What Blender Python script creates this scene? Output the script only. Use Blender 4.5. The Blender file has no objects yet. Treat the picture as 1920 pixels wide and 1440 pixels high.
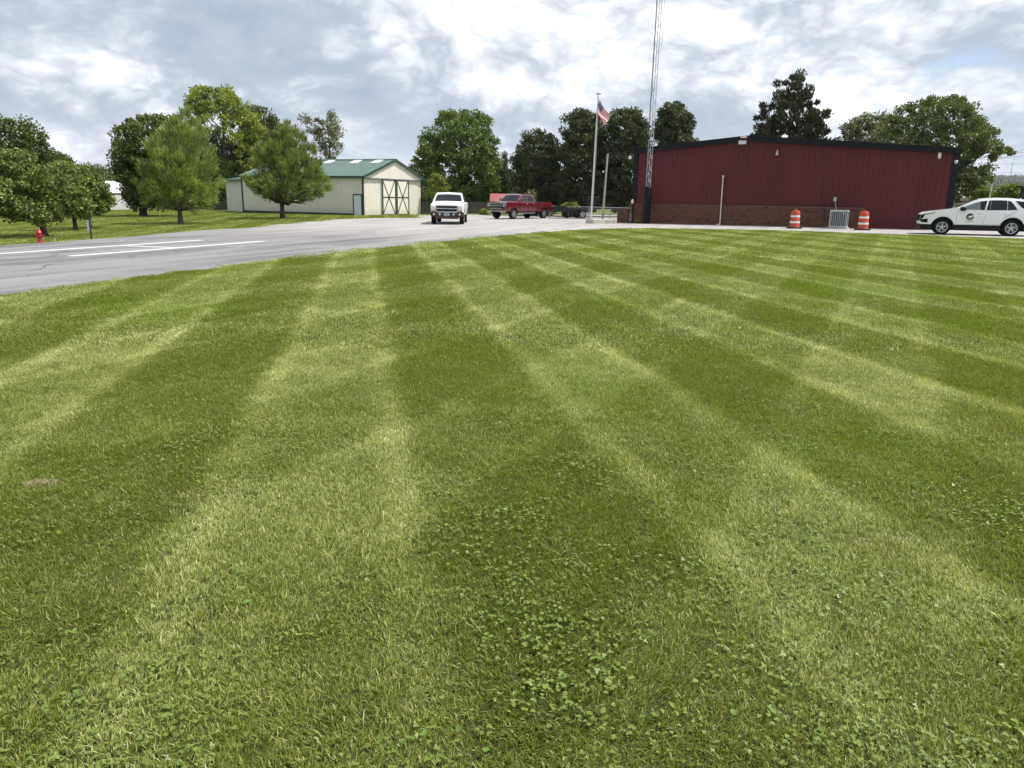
import bpy, bmesh, math, random
import numpy as np
from mathutils import Vector, Matrix
from mathutils.geometry import delaunay_2d_cdt
random.seed(7)
RNG = np.random.default_rng(11)
SC = bpy.context.scene
COL = SC.collection
PI = math.pi
R = math.radians

# ---------------------------------------------------------------- camera
PITCH, ROLL, FPX, EYE = R(13.75), R(1.0), 1430.0, 1.65
cam_data = bpy.data.cameras.new('camera')
cam = bpy.data.objects.new('camera', cam_data)
COL.objects.link(cam)
SC.camera = cam
cam_data.sensor_width = 36.0
cam_data.lens = FPX / 1920 * 36.0
cam_data.clip_start = 0.05
cam_data.clip_end = 14000
cam.matrix_world = Matrix.Translation((0, 0, EYE)) @ Matrix.Rotation(R(90) - PITCH, 4, 'X') @ Matrix.Rotation(ROLL, 4, 'Z')

# ---------------------------------------------------------------- exposure, sky, sun
SC.view_settings.view_transform = 'Standard'
SC.view_settings.look = 'None'
SC.view_settings.gamma = 1.0
SC.view_settings.use_curve_mapping = False
SC.view_settings.exposure = 0.36
SUN_AZ = R(86)        # from +y (view axis) towards +x
SUN_EL = R(62)
sun_dir = Vector((math.sin(SUN_AZ) * math.cos(SUN_EL), math.cos(SUN_AZ) * math.cos(SUN_EL), math.sin(SUN_EL)))
sd = bpy.data.lights.new('sun', 'SUN')
sd.energy = 4.9
sd.angle = R(0.55)
sd.color = (1.0, 0.955, 0.89)
sun = bpy.data.objects.new('sun', sd)
sun.rotation_euler = sun_dir.to_track_quat('Z', 'Y').to_euler()
sun.location = (30, 30, 60)
COL.objects.link(sun)


class NT:
    """small helper for writing node trees as expressions"""
    def __init__(s, nt):
        s.nt = nt

    def node(s, t, **kw):
        n = s.nt.nodes.new(t)
        for k, v in kw.items():
            setattr(n, k, v)
        return n

    def link(s, a, b):
        s.nt.links.new(a, b)

    def put(s, sock, v):
        if isinstance(v, (int, float)):
            sock.default_value = v
        elif isinstance(v, (tuple, list)):
            if len(v) == 3 and len(sock.default_value) == 4:
                v = tuple(v) + (1,)
            sock.default_value = v
        else:
            s.link(v, sock)

    def m(s, op, a, b=None, c=None, clamp=False):
        n = s.node('ShaderNodeMath', operation=op, use_clamp=clamp)
        s.put(n.inputs[0], a)
        if b is not None: s.put(n.inputs[1], b)
        if c is not None: s.put(n.inputs[2], c)
        return n.outputs[0]

    def v(s, op, a, b=None, out=0):
        n = s.node('ShaderNodeVectorMath', operation=op)
        s.put(n.inputs[0], a)
        if b is not None:
            s.put(n.inputs[3] if op == 'SCALE' else n.inputs[1], b)
        return n.outputs[out]

    def dot(s, a, b):
        return s.v('DOT_PRODUCT', a, b, out=1)

    def noise(s, vec, scale, detail=4, rough=0.55, dist=0.0, col=False):
        n = s.node('ShaderNodeTexNoise')
        n.inputs['Scale'].default_value = scale
        n.inputs['Detail'].default_value = detail
        n.inputs['Roughness'].default_value = rough
        n.inputs['Distortion'].default_value = dist
        if vec is not None: s.link(vec, n.inputs['Vector'])
        return n.outputs['Color' if col else 'Fac']

    def step(s, x, lo, hi, to0=0.0, to1=1.0):
        n = s.node('ShaderNodeMapRange', interpolation_type='SMOOTHSTEP')
        s.put(n.inputs[0], x); s.put(n.inputs[1], lo); s.put(n.inputs[2], hi)
        s.put(n.inputs[3], to0); s.put(n.inputs[4], to1)
        return n.outputs[0]

    def mix(s, f, a, b, mode='MIX'):
        n = s.node('ShaderNodeMix', data_type='RGBA', blend_type=mode)
        s.put(n.inputs[0], f); s.put(n.inputs[6], a); s.put(n.inputs[7], b)
        return n.outputs[2]

    def scale_vec(s, vec, xyz):
        return s.v('MULTIPLY', vec, xyz)

    def xyz(s, vec):
        n = s.node('ShaderNodeSeparateXYZ'); s.link(vec, n.inputs[0])
        return n.outputs

    def comb(s, x, y, z):
        n = s.node('ShaderNodeCombineXYZ')
        s.put(n.inputs[0], x); s.put(n.inputs[1], y); s.put(n.inputs[2], z)
        return n.outputs[0]


world = bpy.data.worlds.new('World')
SC.world = world
world.use_nodes = True
wn = world.node_tree
wn.nodes.clear()
W = NT(wn)
sky = W.node('ShaderNodeTexSky', sky_type='NISHITA')
sky.sun_disc = False
sky.sun_elevation = SUN_EL
sky.sun_rotation = SUN_AZ
sky.air_density = 1.0
sky.dust_density = 0.8
sky.ozone_density = 1.2
tc = W.node('ShaderNodeTexCoord').outputs['Generated']
dirv = W.v('NORMALIZE', tc)
dx, dy, dz = W.xyz(dirv)
# broken cumulus seen from below: heaps flattened towards the horizon, lit tops, grey undersides
cp = W.comb(dx, dy, W.m('MULTIPLY', dz, 1.75))
wv = W.v('SCALE', W.v('SUBTRACT', W.noise(cp, 3.2, 3, 0.5, col=True), (0.5, 0.5, 0.5)), 0.16)
wv2 = W.v('SCALE', W.v('SUBTRACT', W.noise(cp, 14.0, 3, 0.55, col=True), (0.5, 0.5, 0.5)), 0.035)
cpw = W.v('ADD', W.v('ADD', cp, wv), wv2)
SUNO = (0.020, 0.0, 0.050)
def dens(off):
    p_ = W.v('ADD', cpw, off)
    a_ = W.noise(p_, 3.0, 2, 0.5)
    b_ = W.noise(W.v('ADD', p_, (4.2, 1.7, 8.8)), 6.5, 8, 0.53)
    return W.m('ADD', W.m('MULTIPLY', a_, 0.55), W.m('MULTIPLY', b_, 0.45))
d0 = dens((2.3, 5.1, 0.4)); d1 = dens((2.3 + SUNO[0], 5.1, 0.4 + SUNO[2]))
big = W.noise(W.v('ADD', cpw, (7.3, 3.3, 2.6)), 2.1, 3, 0.5)
def billow(sc, off, det=2):
    n_ = W.noise(W.v('ADD', cpw, off), sc, det, 0.5)
    return W.m('ABSOLUTE', W.m('SUBTRACT', W.m('MULTIPLY', n_, 2.6), 1.3))
puff = W.m('ADD', W.m('MULTIPLY', billow(10, (1, 9, 3)), 1.0), W.m('ADD', W.m('MULTIPLY', billow(24, (5, 2, 7)), 0.62), W.m('MULTIPLY', billow(55, (2, 6, 1), 4), 0.36)))
puff = W.m('ADD', W.m('MULTIPLY', puff, 0.85), 0.16)
az = W.m('ARCTAN2', dx, dy)
bright = W.m('ADD', W.m('MULTIPLY', W.m('SUBTRACT', d0, d1), 5.5), 0.50)
bright = W.m('ADD', bright, W.m('MULTIPLY', W.m('SUBTRACT', puff, 0.5), 1.5))
bright = W.m('ADD', bright, W.m('MULTIPLY', W.m('SUBTRACT', big, 0.5), 1.9))
bright = W.m('ADD', bright, W.m('MULTIPLY', W.m('SINE', W.m('SUBTRACT', az, 0.0)), 0.48))
def bank(a0, e0, sa, se, amt):
    # a broad heap of cloud, darker or lighter than its neighbours
    u_ = W.m('DIVIDE', W.m('SUBTRACT', az, R(a0)), R(sa)); v_ = W.m('DIVIDE', W.m('SUBTRACT', W.m('ARCSINE', dz), R(e0)), R(se))
    r_ = W.m('ADD', W.m('MULTIPLY', u_, u_), W.m('MULTIPLY', v_, v_))
    return W.m('MULTIPLY', W.m('EXPONENT', W.m('MULTIPLY', r_, -1.0)), amt)
for q in ((-17, 10.0, 9, 3.2, -0.45), (-26, 14, 7, 2.2, -0.35), (-13, 6.5, 6, 1.6, -0.32), (22, 9.5, 6, 1.6, -0.30), (9, 11.5, 5, 1.8, 0.30), (4, 8, 4, 3, 0.22), (-28, 7.5, 6, 2, 0.25)):
    bright = W.m('ADD', bright, bank(*q))
bright = W.m('SUBTRACT', bright, 0.05)
lin = W.m('MULTIPLY', W.m('ADD', bright, 0.9), 0.5, clamp=True)
b1 = W.m('ADD', W.m('MULTIPLY', W.step(bright, -0.25, 1.05), 0.6), W.m('MULTIPLY', lin, 0.4), clamp=True)
ccol = W.mix(b1, (4.0, 4.75, 5.8), (9.8, 10.2, 10.6))
ccol = W.mix(W.step(bright, 0.60, 1.10), ccol, (12.6, 12.6, 12.6))
hz = W.step(dz, 0.0, 0.10)
ccol = W.mix(W.m('ADD', 0.62, W.m('MULTIPLY', hz, 0.38)), (7.9, 8.7, 9.7), ccol)
cover = W.step(W.m('ADD', d0, W.m('MULTIPLY', W.m('SUBTRACT', puff, 0.5), 0.07)), 0.305, 0.395)
skyc = W.mix(0.6, sky.outputs[0], (6.0, 8.0, 10.8))
final = W.mix(cover, skyc, ccol)
bg = W.node('ShaderNodeBackground')
bg.inputs['Strength'].default_value = 0.085
W.link(final, bg.inputs['Color'])
wo = W.node('ShaderNodeOutputWorld')
W.link(bg.outputs[0], wo.inputs['Surface'])


# ---------------------------------------------------------------- geometry helpers
def gz(x, y=0.0):
    return 0.010 * max(-120.0, min(120.0, x))


def ray(px, py):
    x = (px - 960) / FPX
    y = -(py - 720) / FPX
    x, y = x * math.cos(ROLL) - y * math.sin(ROLL), x * math.sin(ROLL) + y * math.cos(ROLL)
    a = R(90) - PITCH
    return Vector((x, y * math.cos(a) + math.sin(a), y * math.sin(a) - math.cos(a)))


def at(px, py):
    """point of the ground seen at a place of the photograph"""
    d = ray(px, py)
    t = EYE / (0.010 * d.x - d.z)
    return Vector((d.x * t, d.y * t, 0.010 * d.x * t))


def on(px, py, Y):
    """point at depth Y seen at a place of the photograph"""
    d = ray(px, py)
    t = Y / d.y
    return Vector((d.x * t, Y, EYE + d.z * t))


def tag(o, label=None, cat=None, group=None, kind=None):
    if label: o['label'] = label
    if cat: o['category'] = cat
    if group: o['group'] = group
    if kind: o['kind'] = kind
    return o


def empty(name, loc, rz=0.0, label=None, cat=None, group=None, sc=1.0):
    o = bpy.data.objects.new(name, None)
    COL.objects.link(o)
    o.location = loc
    o.rotation_euler = (0, 0, rz)
    o.scale = (sc, sc, sc)
    o.empty_display_size = 0.2
    return tag(o, label, cat, group)


class MB:
    def __init__(s):
        s.v = []; s.f = []; s.mi = []

    def add(s, vs, fs, mi=0):
        n = len(s.v)
        s.v.extend([tuple(p) for p in vs])
        s.f.extend([tuple(i + n for i in f) for f in fs])
        s.mi.extend([mi] * len(fs))
        return s

    def box(s, x0, x1, y0, y1, z0, z1, mi=0, M=None, bev=0.0):
        vs = [Vector(p) for p in ((x0, y0, z0), (x1, y0, z0), (x1, y1, z0), (x0, y1, z0), (x0, y0, z1), (x1, y0, z1), (x1, y1, z1), (x0, y1, z1))]
        if M is not None: vs = [M @ p for p in vs]
        return s.add(vs, [(0, 3, 2, 1), (4, 5, 6, 7), (0, 1, 5, 4), (1, 2, 6, 5), (2, 3, 7, 6), (3, 0, 4, 7)], mi)

    def tube(s, pts, rad, n=8, mi=0, cap=True):
        pts = [Vector(p) for p in pts]
        if not isinstance(rad, (list, tuple)): rad = [rad] * len(pts)
        vs = []; fs = []
        ref = None
        for i, p in enumerate(pts):
            a = pts[max(0, i - 1)]; b = pts[min(len(pts) - 1, i + 1)]
            t = (b - a)
            if t.length < 1e-9: t = Vector((0, 0, 1))
            t.normalize()
            if ref is None:
                ref = t.orthogonal().normalized()
            u = (ref - t * ref.dot(t))
            if u.length < 1e-6: u = t.orthogonal()
            u.normalize(); ref = u
            w = t.cross(u)
            for k in range(n):
                q = 2 * PI * k / n
                vs.append(p + (u * math.cos(q) + w * math.sin(q)) * rad[i])
        for i in range(len(pts) - 1):
            for k in range(n):
                k2 = (k + 1) % n
                fs.append((i * n + k, i * n + k2, (i + 1) * n + k2, (i + 1) * n + k))
        if cap:
            fs.append(tuple(range(n - 1, -1, -1)))
            fs.append(tuple((len(pts) - 1) * n + k for k in range(n)))
        return s.add(vs, fs, mi)

    def lathe(s, prof, n=20, c=(0, 0, 0), axis='Z', mi=0, cap=True):
        """prof: (radius, height) pairs"""
        vs = []; fs = []
        for r, h in prof:
            for k in range(n):
                q = 2 * PI * k / n
                a, b = r * math.cos(q), r * math.sin(q)
                if axis == 'Z': p = (c[0] + a, c[1] + b, c[2] + h)
                elif axis == 'Y': p = (c[0] + a, c[1] + h, c[2] + b)
                else: p = (c[0] + h, c[1] + a, c[2] + b)
                vs.append(p)
        for i in range(len(prof) - 1):
            for k in range(n):
                k2 = (k + 1) % n
                fs.append((i * n + k, i * n + k2, (i + 1) * n + k2, (i + 1) * n + k))
        if cap:
            fs.append(tuple(range(n - 1, -1, -1)))
            fs.append(tuple((len(prof) - 1) * n + k for k in range(n)))
        return s.add(vs, fs, mi)

    def prism(s, poly, d, mi=0):
        """poly: 3d points of one face, d: vector to the other face"""
        n = len(poly); d = Vector(d)
        a = [Vector(p) for p in poly]; b = [p + d for p in a]
        fs = [tuple(range(n)), tuple(range(2 * n - 1, n - 1, -1))]
        for i in range(n):
            j = (i + 1) % n
            fs.append((j, i, i + n, j + n))
        return s.add(a + b, fs, mi)

    def build(s, name, mats, parent=None, smooth=False, link=True, bevel=0.0):
        me = bpy.data.meshes.new(name)
        me.from_pydata([tuple(p) for p in s.v], [], s.f)
        if not isinstance(mats, (list, tuple)): mats = [mats]
        for m_ in mats: me.materials.append(m_)
        me.polygons.foreach_set('material_index', s.mi)
        bm = bmesh.new(); bm.from_mesh(me)
        bmesh.ops.recalc_face_normals(bm, faces=bm.faces)
        bm.to_mesh(me); bm.free()
        o = bpy.data.objects.new(name, me)
        if link: COL.objects.link(o)
        if parent is not None: o.parent = parent
        if smooth:
            me.shade_smooth()
            try: me.set_sharp_from_angle(angle=R(smooth if smooth > 1 else 35))
            except Exception: pass
        if bevel:
            b = o.modifiers.new('bevel', 'BEVEL'); b.width = bevel; b.segments = 2; b.limit_method = 'ANGLE'
        return o


# ---------------------------------------------------------------- materials
def pmat(name, col, rough=0.6, metal=0.0, nscale=None, namt=0.15, bump=0.0, bscale=None, coat=0.0, spec=0.5, stretch=(1, 1, 1), dirt=None):
    m = bpy.data.materials.new(name)
    m.use_nodes = True
    nt = m.node_tree; nt.nodes.clear(); N = NT(nt)
    b = N.node('ShaderNodeBsdfPrincipled')
    o = N.node('ShaderNodeOutputMaterial'); N.link(b.outputs[0], o.inputs[0])
    b.inputs['Roughness'].default_value = rough
    b.inputs['Metallic'].default_value = metal
    b.inputs['Specular IOR Level'].default_value = spec
    b.inputs['Coat Weight'].default_value = coat
    b.inputs['Coat Roughness'].default_value = 0.05
    c = tuple(col)
    if nscale:
        p = N.scale_vec(N.node('ShaderNodeTexCoord').outputs['Object'], stretch)
        n1 = N.noise(p, nscale, 5, 0.6)
        n2 = N.noise(p, nscale * 7, 4, 0.6)
        f = N.m('ADD', N.m('MULTIPLY', n1, 0.65), N.m('MULTIPLY', n2, 0.35))
        f = N.step(f, 0.3, 0.7)
        lo = tuple(x * (1 - namt) for x in c); hi = tuple(min(1, x * (1 + namt)) for x in c)
        cc = N.mix(f, lo, hi)
        if dirt:
            z = N.xyz(N.node('ShaderNodeTexCoord').outputs['Object'])[2]
            k = N.m('MULTIPLY', N.step(z, dirt[1], 0.0), N.m('ADD', 0.35, N.m('MULTIPLY', n1, 0.9)), clamp=True)
            cc = N.mix(N.m('MULTIPLY', k, dirt[2]), cc, dirt[0])
        N.link(cc, b.inputs['Base Color'])
        N.link(N.m('ADD', rough - 0.05, N.m('MULTIPLY', n2, 0.12)), b.inputs['Roughness'])
        if bump:
            bp = N.node('ShaderNodeBump'); bp.inputs['Strength'].default_value = bump; bp.inputs['Distance'].default_value = 0.02
            N.link(N.noise(p, bscale or nscale * 5, 5, 0.6), bp.inputs['Height'])
            N.link(bp.outputs[0], b.inputs['Normal'])
    else:
        b.inputs['Base Color'].default_value = c + (1,)
    return m


def glass_mat(name, tint=(0.012, 0.016, 0.020)):
    # tinted car glass: dark body under a glossy face
    m = pmat(name, tint, rough=0.05, spec=0.28)
    return m


def leaf_mat(name, dark, light, trans=0.35, vscale=1.2, rough=0.5):
    m = bpy.data.materials.new(name)
    m.use_nodes = True
    nt = m.node_tree; nt.nodes.clear(); N = NT(nt)
    pos = N.node('ShaderNodeNewGeometry')
    n1 = N.noise(pos.outputs['Position'], vscale, 3, 0.6)
    rnd = pos.outputs['Random Per Island']
    f = N.m('ADD', N.m('MULTIPLY', N.step(n1, 0.35, 0.65), 0.5), N.m('MULTIPLY', rnd, 0.5))
    c = N.mix(f, dark, light)
    b = N.node('ShaderNodeBsdfPrincipled')
    N.link(c, b.inputs['Base Color'])
    b.inputs['Roughness'].default_value = rough
    b.inputs['Specular IOR Level'].default_value = 0.35
    t = N.node('ShaderNodeBsdfTranslucent')
    N.link(N.mix(1.0, c, (1.0, 1.12, 0.55), 'MULTIPLY'), t.inputs['Color'])
    mx = N.node('ShaderNodeMixShader'); mx.inputs[0].default_value = trans
    N.link(b.outputs[0], mx.inputs[1]); N.link(t.outputs[0], mx.inputs[2])
    o = N.node('ShaderNodeOutputMaterial'); N.link(mx.outputs[0], o.inputs[0])
    return m


# ---- mowing pattern: two crossing sets of passes (directions found from the lawn's own stripes)
AZA, AZB = R(-10.8), R(26.2)
NA = (math.cos(AZA), -math.sin(AZA)); NB = (math.cos(AZB), -math.sin(AZB))
PER = 2.46


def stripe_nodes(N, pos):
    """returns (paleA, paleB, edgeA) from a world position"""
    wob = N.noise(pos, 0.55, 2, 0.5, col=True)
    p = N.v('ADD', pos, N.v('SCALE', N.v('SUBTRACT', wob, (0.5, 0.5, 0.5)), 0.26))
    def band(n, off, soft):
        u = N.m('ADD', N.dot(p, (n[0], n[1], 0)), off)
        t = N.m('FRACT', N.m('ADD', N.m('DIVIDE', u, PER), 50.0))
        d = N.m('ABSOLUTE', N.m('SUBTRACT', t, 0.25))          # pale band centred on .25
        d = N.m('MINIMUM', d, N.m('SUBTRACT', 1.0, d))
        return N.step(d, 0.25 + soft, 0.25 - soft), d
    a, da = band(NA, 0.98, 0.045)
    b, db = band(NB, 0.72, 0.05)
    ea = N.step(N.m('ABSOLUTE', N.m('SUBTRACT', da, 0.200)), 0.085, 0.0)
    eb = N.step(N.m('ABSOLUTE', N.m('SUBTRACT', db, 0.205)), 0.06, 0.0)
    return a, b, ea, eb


def stripe_py(x, y, n, off):
    u = x * n[0] + y * n[1] + off
    t = (u / PER + 50.0) % 1.0
    d = abs(t - 0.25); d = min(d, 1 - d)
    return d < 0.25


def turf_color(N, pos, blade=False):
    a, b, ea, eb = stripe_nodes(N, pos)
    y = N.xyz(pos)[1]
    pale = N.m('ADD', N.m('MULTIPLY', a, 0.20), N.m('MULTIPLY', b, 0.16))  # light caught by bent-over blades, painted in as paler stripe colour
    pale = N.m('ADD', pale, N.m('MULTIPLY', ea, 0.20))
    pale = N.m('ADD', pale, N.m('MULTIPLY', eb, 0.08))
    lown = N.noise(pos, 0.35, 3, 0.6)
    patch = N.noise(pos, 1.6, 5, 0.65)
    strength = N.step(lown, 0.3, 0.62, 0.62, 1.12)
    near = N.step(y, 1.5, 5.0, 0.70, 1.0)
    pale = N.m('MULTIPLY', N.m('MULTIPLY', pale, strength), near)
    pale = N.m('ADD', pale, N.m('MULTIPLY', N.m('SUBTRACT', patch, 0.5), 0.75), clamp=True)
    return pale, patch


def grass_blade_mat():
    m = bpy.data.materials.new('grass_blade')
    m.use_nodes = True
    nt = m.node_tree; nt.nodes.clear(); N = NT(nt)
    g = N.node('ShaderNodeNewGeometry')
    pos = g.outputs['Position']; rnd = g.outputs['Random Per Island']
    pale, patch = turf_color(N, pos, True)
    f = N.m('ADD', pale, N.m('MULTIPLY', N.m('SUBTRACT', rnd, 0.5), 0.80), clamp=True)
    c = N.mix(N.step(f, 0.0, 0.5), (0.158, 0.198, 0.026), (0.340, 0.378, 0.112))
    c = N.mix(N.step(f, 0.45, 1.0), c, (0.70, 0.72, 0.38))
    dry = N.step(N.noise(pos, 0.9, 4, 0.6), 0.56, 0.72)
    dryf = N.m('MULTIPLY', N.step(rnd, 0.70, 0.95), N.m('ADD', 0.32, dry), clamp=True)
    c = N.mix(dryf, c, (0.52, 0.47, 0.25))
    lush = N.step(N.noise(pos, 0.22, 2, 0.5), 0.50, 0.66)
    c = N.mix(N.m('MULTIPLY', lush, 0.35), c, (0.175, 0.280, 0.010))
    b = N.node('ShaderNodeBsdfPrincipled')
    N.link(c, b.inputs['Base Color']); b.inputs['Roughness'].default_value = 0.42
    b.inputs['Specular IOR Level'].default_value = 0.3
    t = N.node('ShaderNodeBsdfTranslucent'); N.link(N.mix(1.0, c, (1.1, 1.15, 0.5), 'MULTIPLY'), t.inputs['Color'])
    mx = N.node('ShaderNodeMixShader'); mx.inputs[0].default_value = 0.35
    N.link(b.outputs[0], mx.inputs[1]); N.link(t.outputs[0], mx.inputs[2])
    o = N.node('ShaderNodeOutputMaterial'); N.link(mx.outputs[0], o.inputs[0])
    return m


def ground_mat():
    m = bpy.data.materials.new('turf_ground')
    m.use_nodes = True
    nt = m.node_tree; nt.nodes.clear(); N = NT(nt)
    g = N.node('ShaderNodeNewGeometry')
    pos = g.outputs['Position']
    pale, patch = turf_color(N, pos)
    y = N.xyz(pos)[1]
    far = N.step(y, 9.0, 26.0)
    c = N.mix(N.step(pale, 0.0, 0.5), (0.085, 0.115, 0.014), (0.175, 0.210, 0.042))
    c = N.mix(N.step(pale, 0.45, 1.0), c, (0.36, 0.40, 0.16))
    gr = N.noise(pos, 26, 5, 0.7)
    c = N.mix(N.step(gr, 0.35, 0.65, 0.0, 0.45), c, (0.035, 0.050, 0.012))
    soil_shade = N.mix(N.noise(pos, 9, 4, 0.6), (0.030, 0.040, 0.012), (0.060, 0.066, 0.024))
    c = N.mix(far, N.mix(0.75, N.mix(1.0, c, (0.5, 0.5, 0.5), 'MULTIPLY'), soil_shade), c)  # near ground darkened: soil plus painted shade in the thatch gaps
    b = N.node('ShaderNodeBsdfPrincipled'); N.link(c, b.inputs['Base Color'])
    b.inputs['Roughness'].default_value = 0.9; b.inputs['Specular IOR Level'].default_value = 0.15
    bp = N.node('ShaderNodeBump'); bp.inputs['Strength'].default_value = 0.6; bp.inputs['Distance'].default_value = 0.04
    N.link(N.noise(pos, 18, 6, 0.7), bp.inputs['Height']); N.link(bp.outputs[0], b.inputs['Normal'])
    o = N.node('ShaderNodeOutputMaterial'); N.link(b.outputs[0], o.inputs[0])
    return m


def asphalt_mat():
    m = bpy.data.materials.new('asphalt')
    m.use_nodes = True
    nt = m.node_tree; nt.nodes.clear(); N = NT(nt)
    pos = N.node('ShaderNodeNewGeometry').outputs['Position']
    x, y, z = N.xyz(pos)
    # the drive runs along roughly (0.35, 0.94): streaks of wear follow it
    u = N.m('ADD', N.m('MULTIPLY', x, 0.93), N.m('MULTIPLY', y, -0.36))
    v = N.m('ADD', N.m('MULTIPLY', x, 0.36), N.m('MULTIPLY', y, 0.93))
    sv = N.comb(N.m('MULTIPLY', u, 1.0), N.m('MULTIPLY', v, 0.085), 0.0)
    streak = N.noise(sv, 1.3, 6, 0.65, 0.6)
    blot = N.noise(pos, 0.22, 5, 0.6)
    wide = N.noise(sv, 0.7, 5, 0.6)
    grain = N.noise(pos, 95, 3, 0.7)
    sp = N.noise(pos, 14, 4, 0.7)
    lot = N.m('ADD', N.m('MULTIPLY', x, 0.55), y)
    light = N.step(N.m('ADD', lot, N.m('MULTIPLY', N.m('SUBTRACT', wide, 0.5), 22)), 23.0, 42.0)
    base = N.mix(N.step(streak, 0.36, 0.64), (0.056, 0.057, 0.067), (0.178, 0.174, 0.182))
    base = N.mix(N.step(blot, 0.40, 0.62, 0.0, 0.55), base, (0.205, 0.198, 0.200))
    conc = N.mix(N.step(streak, 0.3, 0.7), (0.225, 0.212, 0.210), (0.340, 0.325, 0.318))
    conc = N.mix(N.step(wide, 0.5, 0.72, 0.0, 0.4), conc, (0.26, 0.245, 0.245))
    c = N.mix(light, base, conc)
    c = N.mix(N.step(grain, 0.35, 0.7, 0.0, 0.38), c, (0.40, 0.39, 0.37))
    c = N.mix(N.step(sp, 0.56, 0.75, 0.0, 0.30), c, (0.07, 0.07, 0.075))
    # tar-sealed cracks
    vo = N.node('ShaderNodeTexVoronoi', feature='DISTANCE_TO_EDGE'); vo.inputs['Scale'].default_value = 0.16
    N.link(N.v('ADD', pos, N.v('SCALE', N.noise(pos, 0.8, 4, 0.6, col=True), 1.6)), vo.inputs['Vector'])
    crack = N.m('MULTIPLY', N.step(vo.outputs['Distance'], 0.010, 0.002), N.step(N.noise(pos, 0.15, 2, 0.5), 0.5, 0.6))
    c = N.mix(N.m('MULTIPLY', crack, 0.75), c, (0.045, 0.045, 0.05))
    b = N.node('ShaderNodeBsdfPrincipled'); N.link(c, b.inputs['Base Color'])
    b.inputs['Roughness'].default_value = 0.85; b.inputs['Specular IOR Level'].default_value = 0.25
    bp = N.node('ShaderNodeBump'); bp.inputs['Strength'].default_value = 0.5; bp.inputs['Distance'].default_value = 0.01
    N.link(grain, bp.inputs['Height']); N.link(bp.outputs[0], b.inputs['Normal'])
    o = N.node('ShaderNodeOutputMaterial'); N.link(b.outputs[0], o.inputs[0])
    return m


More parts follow.
